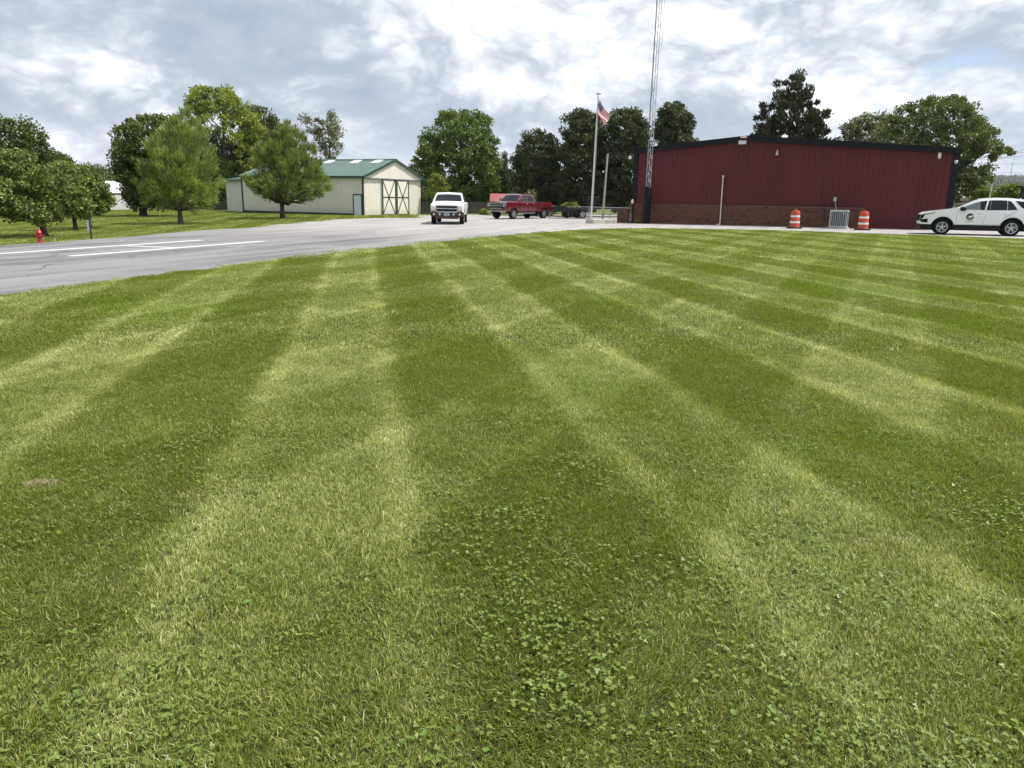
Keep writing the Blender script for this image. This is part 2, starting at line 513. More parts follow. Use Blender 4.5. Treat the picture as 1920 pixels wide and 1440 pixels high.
M = dict(
    turf=ground_mat(), blade=grass_blade_mat(), asphalt=asphalt_mat(),
    red_steel=pmat('maroon_painted_steel', (0.094, 0.0155, 0.0165), 0.55, nscale=0.8, namt=0.16, spec=0.3, bump=0.03, bscale=1.2, stretch=(1, 1, 0.25), dirt=((0.10, 0.045, 0.035), 0.5, 0.4)),
    black_trim=pmat('black_trim', (0.006, 0.007, 0.010), 0.6, nscale=1.5, namt=0.12, spec=0.25),
    brick=None,
    mortar=pmat('mortar', (0.19, 0.135, 0.105), 0.9, nscale=6, namt=0.2, bump=0.3),
    tan=pmat('tan_steel_siding', (0.67, 0.64, 0.57), 0.5, nscale=0.7, namt=0.05, bump=0.02, stretch=(1, 1, 0.3), dirt=((0.30, 0.27, 0.2), 0.6, 0.35)),
    tan_lap=pmat('pale_lap_siding', (0.56, 0.55, 0.48), 0.6, nscale=0.8, namt=0.06),
    green_roof=pmat('green_steel_roof', (0.062, 0.118, 0.100), 0.5, nscale=0.6, namt=0.10),
    green_trim=pmat('dark_green_trim', (0.020, 0.045, 0.037), 0.5, nscale=2, namt=0.1),
    skylight=pmat('skylight_sheet', (0.86, 0.88, 0.88), 0.4, nscale=2, namt=0.04),
    white=pmat('white_paint', (0.78, 0.78, 0.76), 0.45, nscale=2, namt=0.05),
    door_blue=pmat('pale_door_paint', (0.62, 0.68, 0.76), 0.45, nscale=2, namt=0.04),
    concrete=pmat('concrete', (0.46, 0.43, 0.39), 0.85, nscale=1.5, namt=0.15, bump=0.2),
    line=pmat('road_paint', (0.55, 0.55, 0.55), 0.8, nscale=9, namt=0.28),
    galv=pmat('galvanised_steel', (0.42, 0.44, 0.47), 0.42, 0.75, nscale=6, namt=0.2),
    pole=pmat('pole_paint', (0.62, 0.62, 0.60), 0.4, nscale=4, namt=0.08),
    wood_pole=pmat('weathered_pole', (0.34, 0.33, 0.31), 0.8, nscale=5, namt=0.2, stretch=(1, 1, 0.1)),
    fence_wood=pmat('weathered_fence_wood', (0.055, 0.050, 0.045), 0.85, nscale=2.5, namt=0.35, stretch=(3, 3, 0.2)),
    black_pipe=pmat('black_corrugated_plastic', (0.006, 0.006, 0.008), 0.5, nscale=3, namt=0.2, spec=0.3),
    pvc=pmat('white_plastic_pipe', (0.74, 0.70, 0.68), 0.4, nscale=3, namt=0.05),
    orange=pmat('orange_plastic', (0.46, 0.058, 0.020), 0.5, nscale=4, namt=0.12, dirt=((0.30, 0.10, 0.06), 0.35, 0.5)),
    reflect=pmat('white_reflective_band', (0.74, 0.74, 0.74), 0.4, nscale=8, namt=0.12),
    rubber=pmat('black_rubber', (0.009, 0.009, 0.010), 0.8, nscale=6, namt=0.2, spec=0.2),
    ac_case=pmat('grey_steel_case', (0.37, 0.40, 0.39), 0.45, nscale=3, namt=0.06),
    ac_fin=pmat('condenser_fins', (0.050, 0.058, 0.062), 0.6, 0.0, nscale=20, namt=0.3),
    grey_box=pmat('grey_steel_box', (0.36, 0.37, 0.38), 0.5, nscale=4, namt=0.1),
    pink_box=pmat('faded_red_box', (0.55, 0.30, 0.26), 0.55, nscale=4, namt=0.1),
    lens=pmat('lamp_lens', (0.62, 0.64, 0.64), 0.2),
    dark_lens=pmat('dark_lens', (0.01, 0.01, 0.012), 0.1),
    brass=pmat('bell_metal', (0.55, 0.53, 0.47), 0.35, 0.6, nscale=4, namt=0.1),
    hyd_red=pmat('red_hydrant_paint', (0.34, 0.010, 0.012), 0.38, nscale=6, namt=0.15),
    flag_red=pmat('flag_red', (0.56, 0.035, 0.06), 0.8),
    flag_white=pmat('flag_white', (0.80, 0.79, 0.80), 0.8),
    flag_blue=pmat('flag_blue', (0.025, 0.035, 0.12), 0.8),
    gold=pmat('gold_finial', (0.5, 0.42, 0.2), 0.3, 0.9),
    car_white=pmat('white_car_paint', (0.80, 0.81, 0.82), 0.22, nscale=1.2, namt=0.02, coat=0.8),
    old_white=pmat('dusty_white_car_paint', (0.76, 0.76, 0.75), 0.32, nscale=2, namt=0.05, coat=0.4, dirt=((0.42, 0.38, 0.32), 0.9, 0.6)),
    car_red=pmat('deep_red_car_paint', (0.090, 0.004, 0.009), 0.26, nscale=2, namt=0.06, coat=1.0),
    cladding=pmat('black_plastic_cladding', (0.008, 0.008, 0.009), 0.6, nscale=5, namt=0.15, spec=0.25),
    bumper_dirty=pmat('dark_muddy_bumper', (0.026, 0.021, 0.019), 0.6, nscale=5, namt=0.4),
    rust=pmat('rusty_steel', (0.055, 0.030, 0.022), 0.7, nscale=7, namt=0.4),
    chrome=pmat('chrome', (0.62, 0.63, 0.65), 0.15, 1.0),
    alloy=pmat('alloy_rim', (0.60, 0.61, 0.63), 0.3, 0.85),
    alloy_dark=pmat('dark_rim_pocket', (0.02, 0.02, 0.022), 0.5),
    glass=glass_mat('tinted_glass'),
    glass_light=glass_mat('clear_window_glass', (0.16, 0.19, 0.19)),
    headlamp=pmat('headlamp_lens', (0.62, 0.64, 0.62), 0.12, coat=0.6),
    headlamp_dark=pmat('smoked_headlamp', (0.10, 0.13, 0.14), 0.12, coat=0.6),
    amber=pmat('amber_lens', (0.55, 0.16, 0.02), 0.2),
    tail=pmat('tail_lamp', (0.35, 0.01, 0.01), 0.2),
    plate=pmat('number_plate', (0.6, 0.6, 0.58), 0.5),
    emblem_black=pmat('emblem_black', (0.015, 0.015, 0.016), 0.5),
    emblem_gold=pmat('emblem_olive_gold', (0.22, 0.19, 0.09), 0.5),
    trailer=pmat('black_trailer_steel', (0.009, 0.010, 0.011), 0.6, nscale=4, namt=0.3),
    shed_wall=pmat('pale_shed_wall', (0.46, 0.47, 0.48), 0.7, nscale=1, namt=0.08),
    shed_roof=pmat('white_metal_roof', (0.80, 0.82, 0.84), 0.4, nscale=0.7, namt=0.05),
    shed_red=pmat('red_fascia', (0.16, 0.02, 0.02), 0.6),
    red_roof=pmat('faded_red_roof', (0.27, 0.085, 0.082), 0.5, nscale=1, namt=0.1),
    stone=pmat('pale_block_wall', (0.30, 0.275, 0.24), 0.9, nscale=2, namt=0.2, bump=0.3),
    bark=pmat('bark', (0.090, 0.072, 0.058), 0.9, nscale=6, namt=0.4, bump=0.8, bscale=14, stretch=(1, 1, 0.25)),
    bark_dark=pmat('dark_bark', (0.042, 0.035, 0.030), 0.9, nscale=6, namt=0.4, bump=0.8, bscale=14, stretch=(1, 1, 0.25)),
    bark_grey=pmat('grey_bark', (0.17, 0.15, 0.13), 0.9, nscale=5, namt=0.35, bump=0.6, bscale=10, stretch=(1, 1, 0.25)),
    sign_back=pmat('unpainted_aluminium', (0.32, 0.34, 0.37), 0.4, 0.6),
    post_green=pmat('green_steel_post', (0.025, 0.045, 0.028), 0.6),
    stake=pmat('bleached_stake', (0.45, 0.42, 0.34), 0.8, nscale=10, namt=0.2),
    wire=pmat('black_cable', (0.03, 0.03, 0.033), 0.6),
    mast=pmat('distant_mast_paint', (0.45, 0.40, 0.40), 0.6),
    L_crab=leaf_mat('crabapple_leaf', (0.054, 0.076, 0.017), (0.250, 0.300, 0.075), 0.24),
    L_maple=leaf_mat('dark_maple_leaf', (0.023, 0.041, 0.009), (0.152, 0.196, 0.048), 0.24),
    L_maple2=leaf_mat('maple_leaf', (0.030, 0.056, 0.010), (0.191, 0.268, 0.052), 0.26),
    L_cypress=leaf_mat('cypress_needles', (0.075, 0.109, 0.026), (0.366, 0.435, 0.108), 0.28),
    L_cypress2=leaf_mat('cypress_needles_yellow', (0.070, 0.098, 0.020), (0.310, 0.370, 0.100), 0.28),
    L_tall=leaf_mat('locust_leaf', (0.078, 0.108, 0.015), (0.367, 0.416, 0.069), 0.32),
    L_mid=leaf_mat('mixed_wood_leaf', (0.028, 0.042, 0.011), (0.163, 0.190, 0.057), 0.24),
    L_airy=leaf_mat('grey_green_leaf', (0.059, 0.070, 0.033), (0.253, 0.259, 0.141), 0.24),
    L_pear=leaf_mat('pear_leaf', (0.014, 0.023, 0.009), (0.121, 0.137, 0.050), 0.18),
    L_cedar=leaf_mat('cedar_needles', (0.013, 0.018, 0.009), (0.092, 0.091, 0.038), 0.12),
    L_spruce=leaf_mat('spruce_needles', (0.018, 0.027, 0.014), (0.092, 0.109, 0.052), 0.12),
    L_far=leaf_mat('elm_leaf', (0.030, 0.047, 0.012), (0.224, 0.251, 0.079), 0.24),
    L_yellow=leaf_mat('yellow_green_leaf', (0.066, 0.091, 0.013), (0.287, 0.335, 0.060), 0.28),
    L_hill=leaf_mat('hill_wood_leaf', (0.025, 0.036, 0.012), (0.130, 0.149, 0.054), 0.16, vscale=0.02),
    L_clover=leaf_mat('clover_leaf', (0.085, 0.130, 0.018), (0.205, 0.275, 0.050), 0.28, vscale=6, rough=0.4),
    L_broad=leaf_mat('broad_weed_leaf', (0.068, 0.131, 0.015), (0.153, 0.249, 0.043), 0.28, vscale=6, rough=0.4),
)


def brick_mat():
    m = bpy.data.materials.new('red_brown_brick')
    m.use_nodes = True
    nt = m.node_tree; nt.nodes.clear(); N = NT(nt)
    g = N.node('ShaderNodeNewGeometry')
    r = g.outputs['Random Per Island']
    c = N.mix(N.step(r, 0.0, 0.9), (0.095, 0.040, 0.026), (0.165, 0.074, 0.046))
    c = N.mix(N.step(r, 0.955, 0.965), c, (0.022, 0.016, 0.016))
    c = N.mix(N.step(N.noise(g.outputs['Position'], 1.1, 4, 0.6), 0.45, 0.7, 0.0, 0.35), c, (0.15, 0.085, 0.06))
    b = N.node('ShaderNodeBsdfPrincipled'); N.link(c, b.inputs['Base Color'])
    b.inputs['Roughness'].default_value = 0.88
    bp = N.node('ShaderNodeBump'); bp.inputs['Strength'].default_value = 0.4; bp.inputs['Distance'].default_value = 0.01
    N.link(N.noise(g.outputs['Position'], 40, 4, 0.6), bp.inputs['Height']); N.link(bp.outputs[0], b.inputs['Normal'])
    o = N.node('ShaderNodeOutputMaterial'); N.link(b.outputs[0], o.inputs[0])
    return m


M['brick'] = brick_mat()
# ================================================================= THE SETTING
def in_poly(x, y, poly):
    c = False; j = len(poly) - 1
    for i in range(len(poly)):
        xi, yi = poly[i]; xj, yj = poly[j]
        if (yi > y) != (yj > y) and x < (xj - xi) * (y - yi) / (yj - yi) + xi: c = not c
        j = i
    return c


def sheet(name, poly2, dz, mat, label, step=None):
    """flat sheet on the ground from a 2d outline"""
    pts = []
    for i, p in enumerate(poly2):
        q = poly2[(i + 1) % len(poly2)]
        n = max(1, int(math.hypot(q[0] - p[0], q[1] - p[1]) / 2.0))
        for k in range(n):
            pts.append(Vector((p[0] + (q[0] - p[0]) * k / n, p[1] + (q[1] - p[1]) * k / n)))
    r = delaunay_2d_cdt(pts, [], [list(range(len(pts)))], 1, 1e-5)
    me = bpy.data.meshes.new(name)
    me.from_pydata([(v.x, v.y, gz(v.x) + dz) for v in r[0]], [], [tuple(f) for f in r[2]])
    bm = bmesh.new(); bm.from_mesh(me); bmesh.ops.recalc_face_normals(bm, faces=bm.faces)
    if sum(f.normal.z for f in bm.faces) < 0:
        bmesh.ops.reverse_faces(bm, faces=bm.faces)
    bm.to_mesh(me); bm.free()
    me.materials.append(mat)
    o = bpy.data.objects.new(name, me); COL.objects.link(o)
    tag(o, label, kind='structure')
    return o


# ground: one sheet to the horizon
g = MB()
xs = [-4600, -600, -120, -60, 0, 60, 120, 600, 4600]; ys = [-60, 0, 30, 60, 120, 400, 1200, 5400]
for y in ys:
    for x in xs: g.v.append((x, y, gz(x)))
for j in range(len(ys) - 1):
    for i in range(len(xs) - 1):
        a = j * len(xs) + i
        g.f.append((a, a + 1, a + 1 + len(xs), a + len(xs))); g.mi.append(0)
tag(g.build('ground', M['turf']), 'wide flat grassy ground reaching the horizon', kind='structure')

near_edge_px = [(-260, 606), (-80, 568), (0, 555), (100, 542), (200, 529), (300, 516), (400, 504), (500, 490), (600, 478), (680, 469), (760, 460.5), (840, 452),
                (920, 444), (1000, 437), (1080, 431.5), (1160, 428.5), (1240, 428.5), (1340, 430), (1440, 431.5), (1540, 434.5), (1640, 438), (1740, 441.5), (1840, 445), (1930, 448.5), (2100, 455), (2400, 468)]
near_edge = [(p.x, p.y) for p in (at(*q) for q in near_edge_px)]
# a wavering turf edge
ne = []
for i in range(len(near_edge) - 1):
    p, q = near_edge[i], near_edge[i + 1]
    n = max(1, int(math.hypot(q[0] - p[0], q[1] - p[1]) / 0.35)) if p[1] < 45 else 3
    for k in range(n):
        t = k / n
        w = 0.045 if p[1] < 45 else 0.08
        ne.append((p[0] + (q[0] - p[0]) * t + random.uniform(-w, w), p[1] + (q[1] - p[1]) * t + random.uniform(-w, w)))
far_edge_px = [(2400, 440), (1990, 432), (1900, 431.5)]
far_edge = [(p.x, p.y) for p in (at(*q) for q in far_edge_px)]
back = [(27, 50), (25, 75), (10, 80), (-2, 76), (-9, 71)]
left_px = [(790, 408.5), (700, 409), (640, 411), (575, 416), (520, 421), (450, 428.5), (408, 429.5), (340, 435), (200, 447), (100, 454), (0, 460.5), (-120, 470), (-500, 500)]
left_edge = [(p.x, p.y) for p in (at(*q) for q in left_px)]
road_poly = ne + far_edge + back + left_edge
sheet('driveway_and_parking_lot', road_poly, 0.006, M['asphalt'], 'grey asphalt drive widening into the pale parking lot')

# painted H of bars on the asphalt
def bar(p, q, w):
    p = Vector(p); q = Vector(q); d = (q - p).normalized(); n = Vector((-d.y, d.x)) * w / 2
    return [tuple(p - n), tuple(q - n), tuple(q + n), tuple(p + n)]
dH = Vector((2.85, 7.7)).normalized()
l1 = Vector((-11.75, 29.07)); l2 = Vector((-9.28, 28.67))
sheet('painted_bar', bar(l1 - dH * 9.0, l1, 0.31), 0.012, M['line'], 'long white painted bar farther from the lawn')
sheet('painted_bar', bar(l2 - dH * 8.2, l2, 0.31), 0.012, M['line'], 'long white painted bar nearer the lawn')
c1 = Vector((-13.0, 25.5)); c2 = Vector((-10.75, 24.75))
sheet('painted_bar', bar(c1, c2, 0.22), 0.010, M['line'], 'short white painted bar joining the two long ones')

# ================================================================= BUILDINGS
def frame_of(root_loc, ang):
    return Matrix.Translation(root_loc) @ Matrix.Rotation(ang, 4, 'Z')


def hit(px, py, F, plane='y', off=0.0):
    """local coordinates where the sight line meets a wall plane of frame F"""
    Fi = F.inverted()
    o = Fi @ Vector((0, 0, EYE)); d = Fi.to_3x3() @ ray(px, py)
    t = (off - o.y) / d.y if plane == 'y' else (off - o.x) / d.x
    return o + d * t


def siding(parent, name, mat, O, U, Nn, L, hfun, bfun, pw=0.9144, ribs=3, rd=0.027, breaks=()):
    """vertical ribbed steel sheets, each its own part"""
    O = Vector(O); U = Vector(U); Nn = Vector(Nn); s0 = 0.0; out = []
    edges = [0.0]
    while edges[-1] < L - 0.05: edges.append(min(L, edges[-1] + pw))
    for a, b in zip(edges[:-1], edges[1:]):
        cs = [a + 0.001]; ds = [0.0]
        k = ribs
        for r in range(k):
            s = a + (r + 0.06) * pw / k
            for q, d in ((0.0, 0.0), (0.018, rd), (0.055, rd), (0.073, 0.0)):
                if s + q < b - 0.002 and s + q > cs[-1]: cs.append(s + q); ds.append(d)
            mid = s + 0.073 + (pw / k - 0.073) * 0.5
            for q, d in ((-0.03, 0.0), (-0.015, rd * 0.25), (0.015, rd * 0.25), (0.03, 0.0)):
                if mid + q < b - 0.002 and mid + q > cs[-1]: cs.append(mid + q); ds.append(d)
        cs.append(b - 0.001); ds.append(0.0)
        for z in breaks:
            if a < z < b:
                i = sum(1 for c in cs if c < z); cs.insert(i, z); ds.insert(i, ds[i - 1] if i else 0)
        mb = MB(); vs = []
        jit = random.uniform(-0.002, 0.002)
        for s, d in zip(cs, ds):
            p = O + U * s + Nn * (d + jit)
            vs.append((p.x, p.y, p.z + bfun(s))); vs.append((p.x, p.y, p.z + hfun(s)))
        fs = [(2 * i, 2 * i + 2, 2 * i + 3, 2 * i + 1) for i in range(len(cs) - 1)]
        mb.add(vs, fs)
        me = bpy.data.meshes.new(name); me.from_pydata(mb.v, [], mb.f); me.materials.append(mat)
        me.update()
        if me.polygons[0].normal.dot(Nn) < 0: me.flip_normals()
        o = bpy.data.objects.new(name, me); COL.objects.link(o); o.parent = parent
        out.append(o)
    return out


def bricks(parent, x0, x1, z0, z1, y, ends=True, name='brick_courses', depth=0.09):
    mb = MB()
    ch, bw, j = 0.0677, 0.203, 0.011
    k = 0; z = z0
    while z + ch <= z1 + 0.001:
        x = x0 - (0.107 if k % 2 else 0.0)
        while x < x1 - 0.03:
            a, b = max(x, x0), min(x + bw, x1)
            if b - a > 0.02:
                o = random.uniform(-0.004, 0.004)
                vs = [(a, y + o, z), (b, y + o, z), (b, y + o, z + ch - j), (a, y + o, z + ch - j),
                      (a, y + depth, z), (b, y + depth, z), (b, y + depth, z + ch - j), (a, y + depth, z + ch - j)]
                mb.add(vs, [(0, 1, 2, 3), (1, 5, 6, 2), (4, 0, 3, 7), (3, 2, 6, 7), (4, 5, 1, 0)])
            x += bw + j
        z += ch; k += 1
    o = mb.build(name, M['brick'], parent)
    return tag(o, kind='stuff')


# ---------------------------------------------------------------- maroon steel building
A = Vector((8.14, 53.65, gz(8.14))); B = Vector((24.72, 44.65, gz(24.72)))
ang = math.atan2(B.y - A.y, B.x - A.x)
FB = frame_of(Vector((A.x, A.y, 0.0)), ang)
LB = math.hypot(B.x - A.x, B.y - A.y)
def gB(s): return gz((FB @ Vector((s, 0, 0))).x)
hall = empty('steel_building', (A.x, A.y, 0), ang, 'long maroon steel-sided building with black trim and a brick base', 'building')
eL = hit(1192, 281, FB); pk = hit(1403, 257, FB); eR = hit(1788, 280, FB)
sP, zP, zL, zR = pk.x, pk.z, eL.z, hit(1788, 280, FB).z
bt = hit(1190, 381, FB).z; sBk = hit(1621, 400, FB).x
btR = hit(1610, 387.5, FB).z
def roofz(s):
    return zL + (zP - zL) * (s / sP) if s < sP else zP + (zR - zP) * (s - sP) / (LB - sP)
def brz(s): return bt + (btR - bt) * s / sBk
mb = MB()
mb.prism([(0, 0.04, gB(0) - 0.3), (LB, 0.04, gB(LB) - 0.3), (LB, 0.04, roofz(LB) - 0.03), (sP, 0.04, zP - 0.03), (0, 0.04, zL - 0.03)], (0, 0.15, 0))
mb.box(0, 0.15, 0.2, 24, -0.3, zL - 0.05); mb.box(LB - 0.15, LB, 0.2, 24, -0.3, zR - 0.05)
mb.prism([(0, 23.9, -0.3), (LB, 23.9, -0.3), (LB, 23.9, roofz(LB) - 0.03), (sP, 23.9, zP - 0.03), (0, 23.9, zL - 0.03)], (0, 0.15, 0))
mb.build('wall', M['red_steel'], hall)
siding(hall, 'siding_panel', M['red_steel'], (0, 0.0, 0), (1, 0, 0), (0, -1, 0), LB - 0.05, lambda s: roofz(s) - 0.02,
       lambda s: (brz(s) + 0.02) if s < sBk - 0.2 else gB(s) - 0.02, ribs=3, breaks=(sP, ))
# the sheet that straddles the end of the brickwork is cut to meet it
mb = MB()
mb.box(0, sBk, -0.05, 0.02, gB(0) - 0.3, brz(sBk / 2) - 0.03)
mb.build('brick_backing', M['mortar'], hall)
bricks(hall, -0.30, sBk, gB(6) - 0.20, (bt + btR) / 2 - 0.01, -0.11)
MB().prism([(-0.30, -0.125, bt - 0.02), (sBk, -0.125, btR - 0.02), (sBk, -0.125, btR + 0.03), (-0.30, -0.125, bt + 0.03)], (0, 0.12, 0)).build('base_flashing', M['red_steel'], hall)
# roof slabs and rakes
OV = 0.22
mb = MB()
mb.prism([(-OV, -0.16, roofz(0) - 0.03), (sP, -0.16, zP), (sP, -0.16, zP + 0.07), (-OV, -0.16, roofz(0) + 0.04)], (0, 24.4, 0))
mb.prism([(sP, -0.16, zP), (LB + OV, -0.16, roofz(LB) - 0.03), (LB + OV, -0.16, roofz(LB) + 0.04), (sP, -0.16, zP + 0.07)], (0, 24.4, 0))
mb.build('roof', M['black_trim'], hall)
for (a, b, za, zb) in ((-OV, sP - 0.004, roofz(0) - 0.01, zP), (sP + 0.004, LB + OV, zP, roofz(LB) - 0.01)):
    m2 = MB()
    m2.prism([(a, -0.20, za - 0.24), (b, -0.20, zb - 0.24), (b, -0.20, zb + 0.075), (a, -0.20, za + 0.075)], (0, 0.13, 0))
    m2.prism([(a, -0.235, za - 0.03), (b, -0.235, zb - 0.03), (b, -0.235, zb + 0.085), (a, -0.235, za + 0.085)], (0, 0.033, 0))
    m2.build('rake_trim', M['black_trim'], hall)
MB().box(-0.16, 0.14, -0.075, 0.2, bt + 0.035, zL - 0.2).build('corner_trim', M['black_trim'], hall)
MB().box(LB - 0.18, LB + 0.16, -0.075, 0.2, gB(LB) - 0.1, zR - 0.2).build('corner_trim', M['black_trim'], hall)
mb = MB(); mb.tube([(-0.02, -0.17, bt + 0.3), (-0.02, -0.17, gB(0) + 0.12), (-0.02, -0.36, gB(0) + 0.05)], 0.05, 8)
mb.build('downspout', M['black_trim'], hall, smooth=True)

def fB(px, py, off=0.0):
    return hit(px, py, FB, 'y', off)
def placeB(px, py, off=-0.06):
    return FB @ fB(px, py, off)

# brick stub wall left of the building
p0 = at(1157, 418.5)
W0l = hit(1157, 405, FB, 'y', 0.0)
w_len = -0.42 - W0l.x
stub_loc = FB @ Vector((W0l.x, 0.0, 0))
stub = empty('brick_stub_wall', (stub_loc.x, stub_loc.y, 0), ang, 'low brick wall stub left of the maroon building', 'wall')
zt = gz(7.5) + 0.85
MB().box(0.02, w_len, 0.02, 0.26, gz(7) - 0.2, zt - 0.03).build('core', M['mortar'], stub)
bricks(stub, 0.0, w_len, gz(7) - 0.06, zt, 0.0)
MB().box(-0.02, w_len, -0.02, 0.28, zt - 0.005, zt + 0.045).build('coping', M['brick'], stub)
# pale concrete ledge between flagpole and brick stub
q0 = at(1112, 419.5); q1 = at(1156, 419.0)
a2 = math.atan2(q1.y - q0.y, q1.x - q0.x)
ledge = MB().box(0, (q1 - q0).length, 0, 0.9, -0.1, 0.27)
ld = ledge.build('concrete_ledge', M['concrete'], None, bevel=0.02)
ld.location = q0; ld.rotation_euler = (0, 0, a2)
tag(ld, 'low pale concrete ledge between the flagpole and the brick wall stub', 'ledge')

# ---------------------------------------------------------------- tan barn
C0 = Vector((-13.23, 68.27, 0)); c1p = on(790, 403, 76.5); C1 = Vector((c1p.x, c1p.y, 0))
gang = math.atan2(C1.y - C0.y, C1.x - C0.x)
FG = frame_of(C0, gang)
GW = (C1 - C0).length
GL = 14.1
z0b = gz(C0.x) - 0.02
ez = hit(679.6, 329, FG, 'y').z
rz_ = hit(737, 299.5, FG, 'y').z
def gab(s):
    return ez + (rz_ - ez) * (1 - abs(s - GW / 2) / (GW / 2))
barn = empty('pole_barn', tuple(C0), gang, 'tan steel barn with a green roof and sliding cross-braced doors', 'barn')
mb = MB()
mb.prism([(0.03, 0.03, z0b - 0.4), (GW - 0.03, 0.03, z0b - 0.4), (GW - 0.03, 0.03, ez - 0.03), (GW / 2, 0.03, rz_ - 0.04), (0.03, 0.03, ez - 0.03)], (0, GL - 0.06, 0))
mb.build('wall', M['tan'], barn)
tb = hit(700, 333, FG, 'y').z   # door track height
siding(barn, 'siding_panel', M['tan'], (0, 0, 0), (1, 0, 0), (0, -1, 0), GW, lambda s: tb, lambda s: z0b - 0.15, ribs=4, rd=0.02)
siding(barn, 'gable_panel', M['tan'], (0, -0.16, 0), (1, 0, 0), (0, -1, 0), GW, lambda s: gab(s) - 0.03, lambda s: tb - 0.02, ribs=4, rd=0.02, breaks=(GW / 2,))
siding(barn, 'siding_panel', M['tan'], (0, 0, 0), (0, 1, 0), (-1, 0, 0), GL, lambda s: ez - 0.02, lambda s: z0b + 0.18, ribs=4, rd=0.02)
MB().box(-0.035, 0.0, 0.05, GL, z0b - 0.35, z0b + 0.185).build('skirt_board', M['green_trim'], barn)
MB().box(0.0, GW, -0.19, 0.0, tb - 0.10, tb - 0.02).build('door_track', M['sign_back'], barn)
# roof
ov = 0.25
sl = math.hypot(GW / 2 + ov, (rz_ - ez) * (1 + ov / (GW / 2)))
ez2 = ez - (rz_ - ez) * ov / (GW / 2)
def slope_panels(x_e, n):
    pw = (GL + 0.5) / n
    for i in range(n):
        ya = -0.30 + i * pw; yb = ya + pw - 0.002
        mb = MB()
        vs = []; cs = []
        for k in range(3):
            y = ya + k * pw / 3
            cs += [(y + 0.001, 0.0), (y + 0.02, 0.03), (y + 0.05, 0.03), (y + 0.07, 0.0)]
        cs.append((yb, 0.0))
        for y, d in cs:
            vs.append((x_e, y, ez2 + d + 0.03)); vs.append((GW / 2, y, rz_ + d + 0.03))
        mb.add(vs, [(2 * k, 2 * k + 2, 2 * k + 3, 2 * k + 1) for k in range(len(cs) - 1)])
        o = mb.build('roof_panel', M['green_roof'], barn)
slope_panels(-ov, 16)
mb = MB()
for sx in (-1, 1):
    xe = -ov if sx < 0 else GW + ov
    mb.prism([(xe, -0.30, ez2 - 0.03), (GW / 2, -0.30, rz_ - 0.03), (GW / 2, -0.30, rz_ + 0.025), (xe, -0.30, ez2 + 0.025)], (0, GL + 0.5, 0))
mb.build('roof_deck', M['green_roof'], barn)
mb = MB()
for sx in (-1, 1):
    xe = -ov - 0.02 if sx < 0 else GW + ov + 0.02
    mb.prism([(xe, -0.345, ez2 - 0.14), (GW / 2, -0.345, rz_ - 0.14), (GW / 2, -0.345, rz_ + 0.07), (xe, -0.345, ez2 + 0.07)], (0, 0.042, 0))
mb.build('rake_trim', M['green_trim'], barn)
MB().box(-ov - 0.03, -ov, -0.3, GL + 0.2, ez2 - 0.12, ez2 + 0.03).build('eave_trim', M['green_trim'], barn)
mb = MB(); mb.prism([(GW / 2 - 0.22, -0.36, rz_ + 0.02), (GW / 2, -0.36, rz_ + 0.10), (GW / 2 + 0.22, -0.36, rz_ + 0.02)], (0, GL + 0.6, 0)); mb.build('ridge_cap', M['green_roof'], barn)
for q in (1415, 1235, 1010, 850, 700):
    # skylights near the ridge
    px = 400 + q / 4.571
    Fi = FG.inverted(); o_ = Fi @ Vector((0, 0, EYE)); d_ = Fi.to_3x3() @ ray(px, 302.3)
    sm = (rz_ - ez) / (GW / 2)
    t_ = (ez + 0.03 - o_.z + sm * o_.x) / (d_.z - sm * d_.x)
    h = o_ + d_ * t_
    y = h.y
    za = lambda x: ez + sm * x + 0.065
    x0, x1 = GW / 2 - 1.15, GW / 2 - 0.30
    mb = MB(); mb.prism([(x0, y - 0.42, za(x0)), (x1, y - 0.42, za(x1)), (x1, y - 0.42, za(x1) + 0.012), (x0, y - 0.42, za(x0) + 0.012)], (0, 0.84, 0))
    mb.build('skylight', M['skylight'], barn)
for (x, y) in ((0, 0), (GW, 0), (0, GL)):
    MB().box(x - 0.07, x + 0.06, y - 0.07, y + 0.06, z0b - 0.1, (tb - 0.11) if y == 0 else ez - 0.03).build('corner_trim', M['green_trim'], barn)
# sliding doors with dark cross bracing
for (pa, pb) in ((714.5, 740.5), (741.5, 765)):
    xa = hit(pa, 380, FG, 'y').x; xb = hit(pb, 380, FG, 'y').x
    zb_, zt_ = z0b + 0.05, tb - 0.11
    door = MB().box(xa, xb, -0.115, -0.035, zb_, zt_).build('sliding_door', M['tan'], barn)
    fr = MB(); w = 0.11; y0, y1 = -0.145, -0.113
    def strut(p, q, wd=w, ya=y0):
        p = Vector(p); q = Vector(q); d = (q - p).normalized(); n = Vector((-d.y, d.x)) * wd / 2
        fr.prism([(p.x - n.x, ya, p.y - n.y), (q.x - n.x, ya, q.y - n.y), (q.x + n.x, ya, q.y + n.y), (p.x + n.x, ya, p.y + n.y)], (0, y1 - ya, 0))
    zm = (zb_ + zt_) / 2
    strut((xa + w, zb_), (xb - w, zt_), 0.09); strut((xa + w, zt_), (xb - w, zb_), 0.09, y0 + 0.006)
    strut((xa + w, zm), (xb - w, zm), 0.10, y0 + 0.012)
    strut((xa + w * .8, zb_), (xa + w * .8, zt_), w * 1.7, y0 - 0.004); strut((xb - w * .5, zb_), (xb - w * .5, zt_), w, y0 - 0.008)
    strut((xa, zb_ + 0.04), (xb, zb_ + 0.04), 0.08, y0 + 0.016); strut((xa, zt_ - 0.03), (xb, zt_ - 0.03), 0.07, y0 + 0.016)
    fr.build('door_frame', M['green_trim'], door)
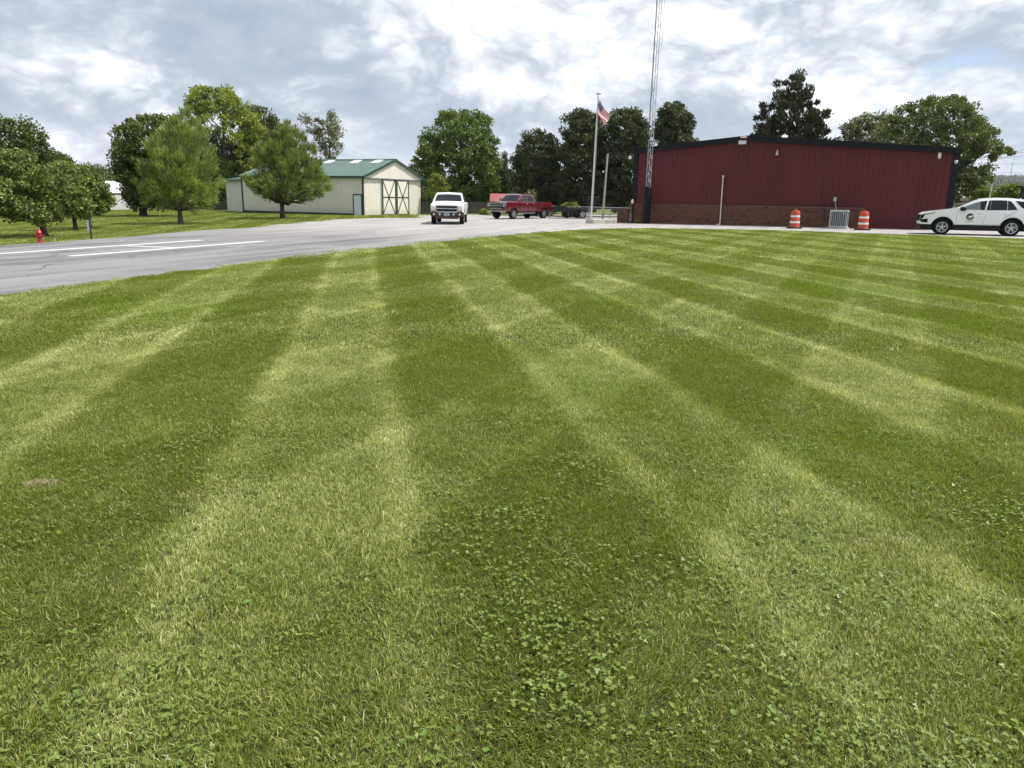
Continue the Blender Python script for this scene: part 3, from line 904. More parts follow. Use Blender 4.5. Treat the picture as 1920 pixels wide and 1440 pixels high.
# side door
ya = hit(679, 380, FG, 'x').y; yb = hit(665, 380, FG, 'x').y
zt_ = hit(672, 366, FG, 'x').z
ya = max(ya, 0.15)
d = MB().box(-0.10, -0.03, ya, yb, z0b - 0.02, zt_).build('side_door', M['door_blue'], barn)
MB().box(-0.12, -0.03, ya - 0.09, ya - 0.002, z0b - 0.02, zt_ + 0.09).box(-0.12, -0.03, yb + 0.002, yb + 0.09, z0b - 0.02, zt_ + 0.09).box(-0.12, -0.03, ya, yb, zt_ + 0.003, zt_ + 0.09).build('door_frame', M['green_trim'], d)
MB().lathe([(0.03, 0), (0.035, 0.03), (0.02, 0.05)], 8, (-0.15, ya + 0.15, z0b + 1.0), 'X').build('handle', M['galv'], d)

# rear wing of the barn
w0 = on(472, 400, 76.4); w1 = on(428, 396, 84.0)
wang = math.atan2(w1.y - w0.y, w1.x - w0.x)
FW = frame_of(Vector((w1.x, w1.y, 0)), wang + PI)    # local x from the far corner to the barn
WL = math.hypot(w1.x - w0.x, w1.y - w0.y)
zw = hit(426.5, 337.5, FW, 'y').z
wing = empty('lean_to_shed', (w1.x, w1.y, 0), wang + PI, 'grey lap-sided shed with green roof behind the tan barn', 'shed')
gw_ = gz(w1.x)
MB().prism([(0, 0.03, gw_ - .3), (0, 8, gw_ - .3), (0, 8, zw + 1.5), (0, 0.03, zw - .02)], (WL, 0, 0)).build('wall', M['tan_lap'], wing)
nb = 11
for i in range(nb):
    za = gw_ - 0.1 + (zw - gw_) * i / nb; zc = za + (zw - gw_) / nb
    mb = MB(); mb.prism([(0, -0.035, za), (0, 0.02, za), (0, 0.02, zc - 0.004), (0, 0.0, zc - 0.004)], (WL, 0, 0)); mb.build('siding_board', M['tan_lap'], wing)
MB().prism([(-0.3, -0.3, zw - 0.05), (-0.3, 8.2, zw + 1.5), (-0.3, 8.2, zw + 1.58), (-0.3, -0.3, zw + 0.03)], (WL + 1, 0, 0)).build('roof', M['green_roof'], wing)
MB().box(-0.33, WL + 0.7, -0.34, -0.302, zw - 0.13, zw + 0.04).build('eave_trim', M['green_trim'], wing)
MB().box(-0.05, 0.05, -0.06, 0.05, gw_ - .1, zw - .06).build('corner_trim', M['tan'], wing)

# ---------------------------------------------------------------- far houses
def shed(name, label, pxs, Y, zs, mats, depth=8, rz=0.0, cat='shed'):
    """simple far shed: wall, pitched roof with its ridge along the front, fascia, opening"""
    a = on(pxs[0], 380, Y); b = on(pxs[1], 380, Y)
    L_ = b.x - a.x
    r = empty(name, (a.x, Y, 0), rz, label, cat)
    g0 = gz(a.x) - 0.3
    MB().box(0, L_, 0, depth, g0, zs[0] - 0.004).build('wall', mats[0], r)
    mb = MB()
    mb.prism([(-0.4, -0.5, zs[0]), (-0.4, depth / 2, zs[1]), (-0.4, depth + 0.5, zs[0])], (L_ + 0.8, 0, 0))
    mb.build('roof', mats[1], r)
    MB().box(-0.42, L_ + 0.42, -0.56, -0.505, zs[0] - 0.28, zs[0] + 0.04).build('fascia', mats[2], r)
    return r, L_, g0
zf = lambda py, Y, px=240: on(px, py, Y).z
s1, L1, g1 = shed('storage_shed', 'pale grey shed with white metal roof behind the left lawn trees', (150, 232), 88, (zf(363, 88), zf(340, 92)), (M['shed_wall'], M['shed_roof'], M['shed_red']))
a = on(204, 380, 84); b_ = on(272, 380, 90)
lw = MB().box(0, math.hypot(b_.x - a.x, b_.y - a.y), 0, 0.25, gz(a.x) - .3, zf(366, 84)).build('pale_panel_fence', M['shed_wall'], None)
lw.location = (a.x, a.y, 0); lw.rotation_euler = (0, 0, math.atan2(b_.y - a.y, b_.x - a.x)); tag(lw, 'pale grey board wall running from the white roofed shed to the dark maple', 'wall')
s2, L2, g2 = shed('white_shed', 'small white shed half hidden behind the cypress trunk on the left lawn', (309, 333), 96, (zf(380, 96, 320), zf(372, 98, 320)), (M['white'], M['shed_roof'], M['white']), depth=4)
s3, L3, g3 = shed('red_roofed_shed', 'shed with a faded red roof above the wooden fence', (925, 946), 84, (zf(378, 84, 935), zf(363, 86, 935)), (M['stone'], M['red_roof'], M['red_roof']), depth=4)
s4, L4, g4 = shed('block_house', 'pale block house beyond the white SUV', (1770, 1850), 92, (zf(372, 92, 1820), zf(366, 94, 1820)), (M['stone'], M['stone'], M['stone']), depth=8, cat='house')
for k in range(3):
    x = 1.2 + k * 1.9
    w_ = MB().box(x, x + 0.9, -0.06, -0.02, g4 + 1.6, g4 + 2.6).build('window', M['white'], s4)
    MB().box(x + 0.07, x + 0.83, -0.075, -0.062, g4 + 1.67, g4 + 2.53).build('pane', M['glass'], w_)

# wooden fence behind the trucks
def wood_fence(px0, px1, Y0, Y1, ytop, label):
    a = on(px0, 395, Y0); b = on(px1, 395, Y1)
    L_ = math.hypot(b.x - a.x, b.y - a.y); an = math.atan2(b.y - a.y, b.x - a.x)
    r = empty('wooden_fence', (a.x, a.y, 0), an, label, 'fence')
    n = int(round(L_ / 2.4)); pw = L_ / n
    zt_ = on(px0, ytop, Y0).z
    cdir = Vector((math.cos(an), math.sin(an)))
    for i in range(n):
        g0 = gz(a.x + cdir.x * i * pw)
        p_ = MB().box(i * pw - 0.06, i * pw + 0.06, 0, 0.12, g0 - 0.3, zt_ + 0.05).build('post', M['fence_wood'], r)
        mb = MB(); x = i * pw + 0.01
        while x < (i + 1) * pw - 0.08:
            mb.box(x, x + 0.14, -0.03 + random.uniform(-.004, .004), -0.008, g0 - 0.05, zt_ + random.uniform(-0.03, 0.03)); x += 0.15
        mb.box(i * pw, (i + 1) * pw, -0.006, 0.03, g0 + 0.4, g0 + 0.5).box(i * pw, (i + 1) * pw, -0.006, 0.03, zt_ - 0.5, zt_ - 0.4)
        mb.build('fence_panel', M['fence_wood'], r)
    return r
wood_fence(786, 962, 79, 82, 377, 'dark weathered board fence behind the two pickup trucks')
wood_fence(395, 432, 88, 88, 378, 'dark board fence between the cypress and the grey lap-sided shed')
# ================================================================= VEHICLES
class Body:
    """car skin from a side outline: side surfaces y(x, z) plus the strip that joins them across the car"""
    def __init__(s, L, Wd, belt, roof, tum, tf=(0.20, 0.9), tr=(0.12, 0.7), sill=0.4, bow=0.12, shoulder=0.02):
        s.L, s.W, s.belt, s.roof, s.tum, s.tf, s.tr, s.sill, s.bow, s.sh = L, Wd, belt, roof, tum, tf, tr, sill, bow, shoulder

    def y(s, x, z):
        p = 1 - s.tf[0] * max(0, 1 - x / s.tf[1]) ** 2.2 - s.tr[0] * max(0, 1 - (s.L - x) / s.tr[1]) ** 2.2
        if z < s.belt:
            t = (z - s.sill) / (s.belt - s.sill)
            q = 0.965 + 0.035 * math.sin(min(1, max(0, t)) * PI * 0.62) - s.sh * max(0, (t - 0.82) / 0.18)
        else:
            t = (z - s.belt) / (s.roof - s.belt)
            q = 0.965 + 0.035 * math.sin(PI * 0.62) - s.sh - s.tum * t - 0.06 * t ** 4
        return s.W / 2 * p * q

    def dens(s, pts, st=0.09, close=True):
        out = []
        n = len(pts)
        for i in range(n if close else n - 1):
            a, b = pts[i], pts[(i + 1) % n]
            k = max(1, int(math.hypot(b[0] - a[0], b[1] - a[1]) / st))
            for j in range(k): out.append((a[0] + (b[0] - a[0]) * j / k, a[1] + (b[1] - a[1]) * j / k))
        if not close: out.append(pts[-1])
        return out

    def side(s, mb, outline, off=0.0, st=0.09, sides=(-1, 1), mi=0):
        o = s.dens(outline, st)
        pts = [Vector(p) for p in o]
        xs = [p[0] for p in o]; zs = [p[1] for p in o]
        x = min(xs) + st
        while x < max(xs):
            z = min(zs) + st
            while z < max(zs):
                if in_poly(x, z, o) and min(math.hypot(x - p[0], z - p[1]) for p in o) > st * 0.45: pts.append(Vector((x, z)))
                z += st
            x += st
        r = delaunay_2d_cdt(pts, [], [list(range(len(o)))], 1, 1e-5)
        for sg in sides:
            mb.add([(v.x, sg * (s.y(v.x, v.y) + off), v.y) for v in r[0]], [tuple(f) if sg < 0 else tuple(reversed(f)) for f in r[2]], mi)

    def strip(s, mb, line, lo=-1.0, hi=1.0, n=10, camber=0.03, off=0.0, st=0.09, mi=0, nrm=None, close=False):
        l = s.dens(line, st, close)
        if close: l.append(l[0])
        vs = []
        for i, (x, z) in enumerate(l):
            a = l[max(0, i - 1)]; b = l[min(len(l) - 1, i + 1)]
            tx, tz = b[0] - a[0], b[1] - a[1]; q = math.hypot(tx, tz) or 1
            nx, nz = -tz / q, tx / q
            Y = s.y(x, z)
            for k in range(n + 1):
                u = lo + (hi - lo) * k / n
                fb = s.bow * (1 - u * u) * max(0, 1 - x / 0.7)
                rb = s.bow * 0.5 * (1 - u * u) * max(0, 1 - (s.L - x) / 0.5)
                up = camber * (1 - u * u) if z > s.belt * 0.8 else 0
                vs.append((x - fb + rb + nx * off, u * Y, z + up + nz * off))
        fs = []
        for i in range(len(l) - 1):
            for k in range(n):
                a = i * (n + 1) + k
                fs.append((a, a + 1, a + n + 2, a + n + 1))
        mb.add(vs, fs, mi)


def arc(cx, cz, r, a0, a1, n=12):
    return [(cx + r * math.cos(R(a0 + (a1 - a0) * i / n)), cz + r * math.sin(R(a0 + (a1 - a0) * i / n))) for i in range(n + 1)]


def wheel(parent, x, y, r, w, spokes=5, rr=0.68, rim=None, dbl=True):
    """y>0 or <0 gives the side; origin at the hub"""
    sg = 1 if y > 0 else -1
    mb = MB()
    ri = r * rr
    prof = [(ri, -w / 2), (r * 0.93, -w / 2), (r * 0.985, -w * 0.42), (r, -w * 0.3), (r, w * 0.3), (r * 0.985, w * 0.42), (r * 0.93, w / 2), (ri, w / 2)]
    mb.lathe(prof + [(ri * 0.97, w * 0.3), (ri * 0.97, -w * 0.3), prof[0]], 28, (0, 0, 0), 'Y', cap=False)
    t = mb.build('wheel', M['rubber'], parent, smooth=50)
    t.location = (x, y, r)
    m2 = MB()
    yo = sg * w * 0.46
    # dish, lip, hub and spokes
    m2.lathe([(ri * 1.0, yo), (ri * 1.01, yo + sg * 0.012), (ri * 0.93, yo + sg * 0.012), (ri * 0.90, yo - sg * 0.03)], 28, (0, 0, 0), 'Y', cap=False)
    m2.lathe([(ri * 0.98, yo - sg * 0.07), (0.001, yo - sg * 0.06)], 28, (0, 0, 0), 'Y', mi=1, cap=False)
    m2.lathe([(ri * 0.24, yo - sg * 0.055), (ri * 0.22, yo - sg * 0.005), (ri * 0.1, yo + sg * 0.004), (0.001, yo + sg * 0.004)], 14, (0, 0, 0), 'Y', cap=False)
    for k in range(spokes):
        for dv in ((-0.17, 0.17) if dbl else (0,)):
            a = 2 * PI * k / spokes + 0.3
            ax, az_ = math.cos(a + dv * 0.6), math.sin(a + dv * 0.6); bx, bz = math.cos(a + dv * 1.3), math.sin(a + dv * 1.3)
            wd = ri * (0.055 if dbl else 0.10)
            p = Vector((ax * ri * 0.16, 0, az_ * ri * 0.16)); q = Vector((bx * ri * 0.95, 0, bz * ri * 0.95))
            dd = (q - p).normalized(); n_ = Vector((-dd.z, 0, dd.x)) * wd
            ya, yb = yo - sg * 0.035, yo + sg * 0.002
            m2.prism([(p.x - n_.x, yb, p.z - n_.z), (q.x - n_.x, yb, q.z - n_.z), (q.x + n_.x, yb, q.z + n_.z), (p.x + n_.x, yb, p.z + n_.z)], (0, ya - yb, 0))
    m2.build('rim', [rim or M['alloy'], M['alloy_dark']], t, smooth=40)
    return t


def vroot(name, loc, rz, sc, label, cat):
    return empty(name, loc, rz, label, cat, sc=sc)


# ---------------------------------------------------------------- white SUV
def build_suv():
    L = 4.65; xf, xr, rw = 0.93, 3.655, 0.355
    B_ = Body(L, 1.86, 1.13, 1.66, 0.17, tf=(0.24, 0.95), tr=(0.16, 0.8), sill=0.3, bow=0.14)
    sc = 1.07; an = R(-25)
    c = at(1764, 438.2); c = Vector((c.x, 38.6 * 1.0, 0)); d = ray(1764, 438.2); c.x = d.x / d.y * 38.6
    # origin at the middle of the footprint
    ux, uy = math.cos(an), math.sin(an)
    off = Vector((L / 2 - xf, 0.80)) * sc
    loc = Vector((c.x + off.x * ux - off.y * uy, c.y + off.x * uy + off.y * ux, 0)); loc.z = gz(c.x) + 0.008
    root = vroot('suv', tuple(loc), an, sc, 'white SUV with black lower trim and a round door emblem beside the maroon building', 'suv')
    root.rotation_euler = (0, R(-0.5), an)
    def sh(o):
        o.location.x -= L / 2; return o
    ar = 0.415
    fa = arc(xf, rw, ar, 163, 17); ra = arc(xr, rw, ar, 163, 17)
    zb = 0.475
    top = [(0.03, 0.50), (-0.0, 0.62), (0.01, 0.80), (0.06, 0.92), (0.16, 0.985), (0.42, 1.045), (0.85, 1.11), (1.22, 1.155), (1.36, 1.20),
           (1.75, 1.40), (2.05, 1.545), (2.30, 1.615), (2.60, 1.65), (3.0, 1.66), (3.5, 1.645), (4.0, 1.60), (4.28, 1.555), (4.36, 1.53), (4.50, 1.22), (4.60, 1.02), (4.64, 0.85), (4.63, 0.60), (4.60, 0.50)]
    bot = [(4.60, 0.48)] + list(reversed([(xr + ar, zb)] if False else [])) + [(xr + ar * math.cos(R(17)), zb)] + list(reversed(ra)) [0:] + [(xr - ar * math.cos(R(17)), zb), (xf + ar * math.cos(R(17)), zb)] + list(reversed(fa)) + [(xf - ar * math.cos(R(17)), zb), (0.03, 0.48)]
    outline = top + bot
    mb = MB(); B_.side(mb, outline); B_.strip(mb, [(0.03, 0.49)] + top + [(4.60, 0.49)], n=12, st=0.08)
    body = sh(mb.build('body', M['car_white'], root, smooth=38))
    # cladding
    mb = MB()
    for poly in ([(0.05, 0.475), (0.02, 0.40), (0.10, 0.27), (0.30, 0.24), (xf - 0.44, 0.26), (xf - 0.42, 0.475)],
                 [(xf + 0.40, 0.475), (xf + 0.44, 0.24), (xr - 0.44, 0.24), (xr - 0.40, 0.475)],
                 [(xr + 0.40, 0.55), (xr + 0.44, 0.27), (4.55, 0.30), (4.63, 0.42), (4.64, 0.56)]):
        B_.side(mb, poly, 0.006)
    B_.strip(mb, [(0.35, 0.22), (0.10, 0.25), (0.02, 0.38), (0.03, 0.49)], n=10)
    B_.strip(mb, [(4.60, 0.5), (4.63, 0.42), (4.5, 0.27)], n=8)
    mb.box(0.4, 4.4, -0.80, 0.80, 0.22, 0.30)
    for cx in (xf, xr):
        rin, ro = 0.412, 0.475
        ring = arc(cx, rw, ro, 172, 8, 16) + arc(cx, rw, rin, 14, 166, 16)
        B_.side(mb, ring, 0.012, st=0.06)
    tag(sh(mb.build('cladding', M['cladding'], root, smooth=40)), kind='stuff')
    mb = MB()
    for cx in (xf, xr):
        mb.box(cx - 0.46, cx + 0.46, -0.70, 0.70, 0.30, 0.86)
    tag(sh(mb.build('wheel_housing', M['rubber'], root)), kind='stuff')
    # glass
    def win(poly, mat='glass', nm='window', off=0.004):
        for sg in (-1, 1):
            m_ = MB(); B_.side(m_, poly, off, st=0.1, sides=(sg,)); o_ = sh(m_.build(nm, M[mat], root, smooth=30))
        return o_
    win([(1.53, 1.155), (1.80, 1.30), (2.10, 1.445), (2.33, 1.52), (2.60, 1.555), (2.53, 1.135)], 'glass_light', 'window')
    win([(2.37, 1.153), (2.33, 1.51), (2.585, 1.545), (2.52, 1.14)], 'glass', 'window', 0.006)  # dark patch added over the front window for the interior seen through it
    win([(2.60, 1.135), (2.665, 1.56), (2.76, 1.568), (2.72, 1.135)], 'cladding', 'door_pillar', 0.0055)
    win([(2.73, 1.135), (2.77, 1.57), (3.10, 1.575), (3.36, 1.56), (3.40, 1.14)], 'glass')
    win([(3.42, 1.14), (3.38, 1.56), (3.52, 1.52), (3.70, 1.30), (3.78, 1.16)], 'glass')
    win([(3.66, 1.55), (3.95, 1.25), (4.05, 1.20), (4.38, 1.24), (4.32, 1.44), (4.0, 1.52)], 'glass')
    m_ = MB(); B_.strip(m_, [(1.42, 1.225), (1.75, 1.395), (2.05, 1.54), (2.22, 1.595)], -0.86, 0.86, 10, off=0.006); sh(m_.build('windshield', M['glass'], root, smooth=30))
    m_ = MB(); B_.strip(m_, [(4.38, 1.50), (4.49, 1.22)], -0.8, 0.8, 10, off=0.006); sh(m_.build('rear_window', M['glass'], root, smooth=30))
    # seams, belt line, handles
    m_ = MB()
    for poly in ([(1.455, 0.50), (1.47, 1.10), (1.478, 1.10), (1.463, 0.50)], [(2.50, 0.49), (2.585, 0.9), (2.60, 1.12), (2.61, 1.12), (2.595, 0.9), (2.51, 0.49)],
                 [(3.30, 0.80), (3.60, 0.98), (3.78, 1.14), (3.79, 1.14), (3.61, 0.975), (3.31, 0.79)], [(1.45, 0.496), (3.2, 0.496), (3.2, 0.503), (1.45, 0.503)]):
        B_.side(m_, poly, 0.003, st=0.2)
    tag(sh(m_.build('door_seam', M['cladding'], root)), kind='stuff')
    for hx in (2.28, 3.33):
        for sg in (-1, 1):
            y_ = sg * (B_.y(hx, 1.0) + 0.02)
            h_ = MB().tube([(hx, y_ - sg * .02, 1.0), (hx + 0.02, y_, 1.0), (hx + 0.17, y_, 1.005), (hx + 0.19, y_ - sg * .02, 1.005)], 0.014, 8)
            sh(h_.build('door_handle', M['car_white'], root, smooth=True))
            mp = MB(); B_.side(mp, [(hx - 0.02, 0.965), (hx + 0.10, 0.955), (hx + 0.20, 0.975), (hx + 0.21, 1.02), (hx - 0.01, 1.03)], 0.002, sides=(sg,)); sh(mp.build('handle_recess', M['pole'], root))
    # mirrors
    for sg in (-1, 1):
        m_ = MB(); y_ = sg * (B_.y(1.66, 1.15) + 0.10)
        prof = [(0.02, -0.13), (0.075, -0.10), (0.095, 0.0), (0.08, 0.10), (0.03, 0.125)]
        m_.lathe(prof, 12, (1.68, y_, 1.185), 'X'); m_.tube([(1.62, sg * B_.y(1.62, 1.13), 1.13), (1.66, y_, 1.15)], 0.025, 6)
        o = sh(m_.build('mirror', M['cladding'], root, smooth=50))
    # lamps and grille
    for sg in (-1, 1): sh((lambda q_: (B_.side(q_, [(0.045, 0.845), (0.10, 0.945), (0.62, 1.02), (0.48, 0.95), (0.22, 0.90)], 0.006, st=0.06, sides=(sg,)), q_)[1])(MB()).build('headlight', M['headlamp_dark'], root, smooth=40))
    for sg in (-1, 1): sh((lambda q_: (B_.side(q_, [(0.10, 0.905), (0.15, 0.945), (0.56, 1.005), (0.40, 0.96)], 0.010, st=0.06, sides=(sg,)), q_)[1])(MB()).build('lamp_strip', M['headlamp'], root, smooth=40))
    for sg in (-1, 1): sh((lambda q_: (B_.side(q_, [(0.0, 0.60), (0.02, 0.68), (0.30, 0.735), (0.33, 0.55), (0.14, 0.55)], 0.007, st=0.06, sides=(sg,)), q_)[1])(MB()).build('fog_lamp_pocket', M['cladding'], root, smooth=40))
    m_ = MB(); B_.strip(m_, [(0.0, 0.62), (0.008, 0.80), (0.05, 0.90)], -0.97, 0.97, 12, off=0.012)
    B_.side(m_, [(0.0, 0.66), (0.008, 0.80), (0.045, 0.90), (0.17, 0.90), (0.12, 0.76)], 0.008, st=0.05)
    sh(m_.build('grille', M['cladding'], root, smooth=40))
    for sg in (-1, 1): sh((lambda q_: (B_.side(q_, [(4.15, 1.06), (4.2, 1.16), (4.52, 1.17), (4.585, 1.04)], 0.006, st=0.08, sides=(sg,)), q_)[1])(MB()).build('tail_light', M['tail'], root, smooth=40))
    # round emblem with a pale swoosh over a dark line of small lettering
    ex, ez_ = 1.99, 0.83
    def disc_poly(cx, cz, r, a0=0, a1=360, n=24):
        return [(cx + r * math.cos(R(a0 + (a1 - a0) * i / n)), cz + r * math.sin(R(a0 + (a1 - a0) * i / n))) for i in range(n)]
    for sg in (-1, 1):
     S_ = (sg,)
     m_ = MB(); B_.side(m_, disc_poly(ex, ez_, 0.155), 0.004, st=0.06, sides=S_)
     em = sh(m_.build('door_emblem', M['emblem_black'], root))
     m_ = MB(); B_.side(m_, disc_poly(ex - 0.01, ez_ - 0.035, 0.105), 0.006, st=0.06, sides=S_); o = m_.build('emblem_field', M['emblem_gold'], em)
     m_ = MB(); B_.side(m_, [(ex - 0.06, ez_ + 0.02), (ex + 0.16, ez_ + 0.085), (ex + 0.165, ez_ + 0.03), (ex + 0.05, ez_ - 0.01), (ex + 0.0, ez_ - 0.06), (ex - 0.03, ez_ - 0.02)], 0.008, st=0.06, sides=S_); m_.build('emblem_swoosh', M['car_white'], em)
     m_ = MB(); x = ex - 0.17
     while x < ex + 0.16:
        w_ = random.choice((0.012, 0.016, 0.02)); B_.side(m_, [(x, ez_ - 0.225), (x + w_, ez_ - 0.225), (x + w_, ez_ - 0.198), (x, ez_ - 0.198)], 0.004, st=0.3, sides=S_); x += w_ + 0.006
     m_.build('emblem_lettering', M['emblem_black'], em)
    for cx in (xf, xr):
        for sg in (-1, 1):
            t = wheel(root, cx, sg * 0.80, rw, 0.225, 5, 0.66); sh(t)
    # roof antenna
    m_ = MB(); m_.tube([(3.9, 0, 1.60), (3.98, 0, 1.68)], [0.03, 0.008], 6); sh(m_.build('antenna_fin', M['car_white'], root))
    return root


def build_pickup(kind):
    red = kind == 'red'
    L = 6.05; xf, xr, rw = 0.98, 4.98, 0.415 if red else 0.40
    Wd = 2.04
    belt = 1.36 if red else 1.30; roof = 2.0 if red else 1.90
    B_ = Body(L, Wd, belt, roof, 0.17, tf=(0.09, 0.35), tr=(0.03, 0.2), sill=0.5, bow=0.07, shoulder=0.03)
    paint = M['car_red'] if red else M['old_white']
    if red:
        an = R(50); sc = 0.955
        c = at(961, 411)
        nx, ny = xf, -0.86
    else:
        an = R(91.0); sc = 1.0
        c = at(840, 420.2)
        nx, ny = xf, 0.0
    ux, uy = math.cos(an), math.sin(an)
    off = Vector((L / 2 - nx, -ny)) * sc
    loc = (c.x + off.x * ux - off.y * uy, c.y + off.x * uy + off.y * ux, gz(c.x) + 0.008)
    root = vroot('pickup_truck', loc, an, sc, 'deep red crew cab pickup truck with chrome grille parked by the wooden fence' if red else 'dusty white pickup truck facing the lawn with a dark muddy bumper', 'pickup truck')
    def sh(o):
        o.location.x -= L / 2; return o
    zs = 0.60 if red else 0.56
    ar = 0.52
    h1 = belt - 0.04
    zh = 1.30 if red else 1.16
    cab0 = 1.42 if red else 1.35
    ca = 3.75 if red else 3.6
    top = [(0.02, zs), (0.0, 0.8), (0.0, zh - 0.12), (0.04, zh), (0.25, zh + 0.05), (0.9, zh + 0.08), (cab0 - 0.1, h1 + 0.02), (cab0, belt + 0.02),
           (cab0 + 0.62, roof - 0.10), (cab0 + 0.85, roof - 0.02), (cab0 + 1.3, roof), (ca - 0.35, roof - 0.01), (ca - 0.10, roof - 0.06), (ca, belt + 0.12), (ca + 0.02, belt - 0.02), (ca + 0.06, belt + 0.0),
           (L - 0.08, belt + 0.0), (L, belt - 0.06), (L, zs + 0.1), (L - 0.02, zs)]
    a1 = math.degrees(math.asin((zs - rw) / ar))
    fa = list(reversed(arc(xf, rw, ar, 180 - a1, a1))); ra = list(reversed(arc(xr, rw, ar, 180 - a1, a1)))
    outline = top + ra + fa
    mb = MB(); B_.side(mb, outline); B_.strip(mb, top, n=12, st=0.09, camber=0.025)
    sh(mb.build('body', paint, root, smooth=38))
    # bed opening, cab back glass
    sh(MB().box(ca + 0.10, L - 0.12, -0.82, 0.82, belt - 0.1, belt + 0.035).build('bed_cover', M['cladding'], root))
    mb = MB()
    mb.box(0.3, L - 0.3, -0.72, 0.72, 0.42, zs + 0.04)
    for cx in (xf, xr): mb.box(cx - 0.58, cx + 0.58, -0.80, 0.80, 0.5, 1.02)
    tag(sh(mb.build('chassis', M['rubber'], root)), kind='stuff')
    def win(poly, nm='window', mat='glass', off=0.004, st=0.1, par=None):
        for sg in (-1, 1):
            m_ = MB(); B_.side(m_, poly, off, st=st, sides=(sg,)); o_ = sh(m_.build(nm, M[mat] if isinstance(mat, str) else mat, root, smooth=30))
        return o_
    x0 = cab0
    if red:
        win([(x0 + 0.30, belt + 0.05), (x0 + 0.72, roof - 0.17), (x0 + 0.92, roof - 0.11), (x0 + 1.25, roof - 0.10), (x0 + 1.25, belt + 0.03)])
        win([(x0 + 1.34, belt + 0.03), (x0 + 1.34, roof - 0.10), (ca - 0.30, roof - 0.11), (ca - 0.16, belt + 0.14), (ca - 0.16, belt + 0.03)])
        doors = (x0 + 0.05, x0 + 1.30, ca - 0.16)
    else:
        win([(x0 + 0.30, belt + 0.05), (x0 + 0.72, roof - 0.17), (x0 + 0.92, roof - 0.11), (x0 + 1.35, roof - 0.10), (x0 + 1.35, belt + 0.03)])
        win([(x0 + 1.44, belt + 0.03), (x0 + 1.44, roof - 0.10), (ca - 0.30, roof - 0.11), (ca - 0.16, belt + 0.14), (ca - 0.16, belt + 0.03)])
        doors = (x0 + 0.05, x0 + 1.39)
    m_ = MB()
    for dxx in doors: B_.side(m_, [(dxx, zs + 0.02), (dxx, belt + 0.0), (dxx + 0.012, belt), (dxx + 0.012, zs + 0.02)], 0.003, st=0.3)
    B_.side(m_, [(ca + 0.015, zs + 0.02), (ca + 0.015, belt - 0.03), (ca + 0.04, belt - 0.03), (ca + 0.04, zs + 0.02)], 0.003, st=0.3)
    tag(sh(m_.build('door_seam', M['cladding'], root)), kind='stuff')
    m_ = MB(); B_.strip(m_, [(cab0 + 0.06, belt + 0.075), (cab0 + 0.60, roof - 0.125), (cab0 + 0.66, roof - 0.10)], -0.88, 0.88, 10, off=0.006); sh(m_.build('windshield', M['glass'], root, smooth=30))
    for sg in (-1, 1):
        y0 = sg * B_.y(x0 + 0.4, belt)
        m_ = MB(); m_.box(x0 + 0.36, x0 + 0.46, min(y0 + sg * 0.12, y0 + sg * 0.36), max(y0 + sg * 0.12, y0 + sg * 0.36), belt + 0.02, belt + 0.32)
        o = sh(m_.build('mirror', M['chrome'] if red else M['cladding'], root, bevel=0.03))
        sh(MB().tube([(x0 + 0.42, y0 - sg * 0.01, belt + 0.06), (x0 + 0.42, y0 + sg * 0.14, belt + 0.08)], 0.022, 6).build('mirror_arm', M['cladding'], root))
        for hx in ((x0 + 1.10, ca - 0.40) if red else (x0 + 1.12,)):
            yh = sg * (B_.y(hx, belt - 0.12) + 0.025)
            sh(MB().tube([(hx, yh, belt - 0.13), (hx + 0.2, yh, belt - 0.13)], 0.02, 8).build('door_handle', M['chrome'] if red else M['cladding'], root, smooth=True))
    # wheel arch lips
    m_ = MB()
    for cx in (xf, xr):
        B_.side(m_, arc(cx, rw, ar + 0.045, 180 - a1, a1, 16) + arc(cx, rw, ar - 0.004, a1, 180 - a1, 16), 0.018, st=0.06)
    tag(sh(m_.build('arch_lip', paint if red else M['cladding'], root, smooth=40)), kind='stuff')
    fx = lambda z: -0.07
    if red:
        # grille: chrome surround, dark mesh, cross bar and bow tie sized emblem
        B2 = lambda nm, mat, x0_, x1_, y0_, y1_, z0_, z1_, bev=0.0: sh(MB().box(x0_, x1_, y0_, y1_, z0_, z1_).build(nm, M[mat], root, bevel=bev))
        B2('grille', 'cladding', -0.10, 0.05, -0.66, 0.66, 0.84, 1.24)
        m_ = MB()
        for k in range(5): m_.box(-0.115, -0.09, -0.64, 0.64, 0.87 + k * 0.085, 0.885 + k * 0.085)
        sh(m_.build('grille_bar', M['chrome'], root))
        m_ = MB().box(-0.13, -0.095, -0.67, 0.67, 1.03, 1.10).box(-0.13, -0.095, -0.69, 0.69, 1.225, 1.27).box(-0.13, -0.095, -0.69, 0.69, 0.80, 0.84)
        sh(m_.build('grille_surround', M['chrome'], root, bevel=0.008))
        sh(MB().box(-0.14, -0.12, -0.14, 0.14, 1.045, 1.09).build('emblem', M['emblem_gold'], root))
        for sg in (-1, 1):
            a, b = sorted((sg * 0.68, sg * 0.95))
            hl = sh(MB().box(-0.085, 0.10, a, b, 0.97, 1.25).build('headlight', M['headlamp_dark'], root, bevel=0.02))
            MB().box(-0.095, -0.086, a + 0.03, b - 0.03, 1.14, 1.20).box(-0.095, -0.086, a + 0.03, b - 0.03, 1.0, 1.05).build('lamp_strip', M['headlamp'], hl)
            sh(MB().box(-0.10, -0.06, *sorted((sg * 0.60, sg * 0.80)), 0.55, 0.63).build('fog_lamp', M['headlamp'], root))
        sh(MB().box(-0.14, 0.12, -0.94, 0.94, 0.50, 0.66).box(-0.12, 0.12, -0.97, 0.97, 0.66, 0.80, 1).build('front_bumper', [M['chrome'], paint], root, bevel=0.03))
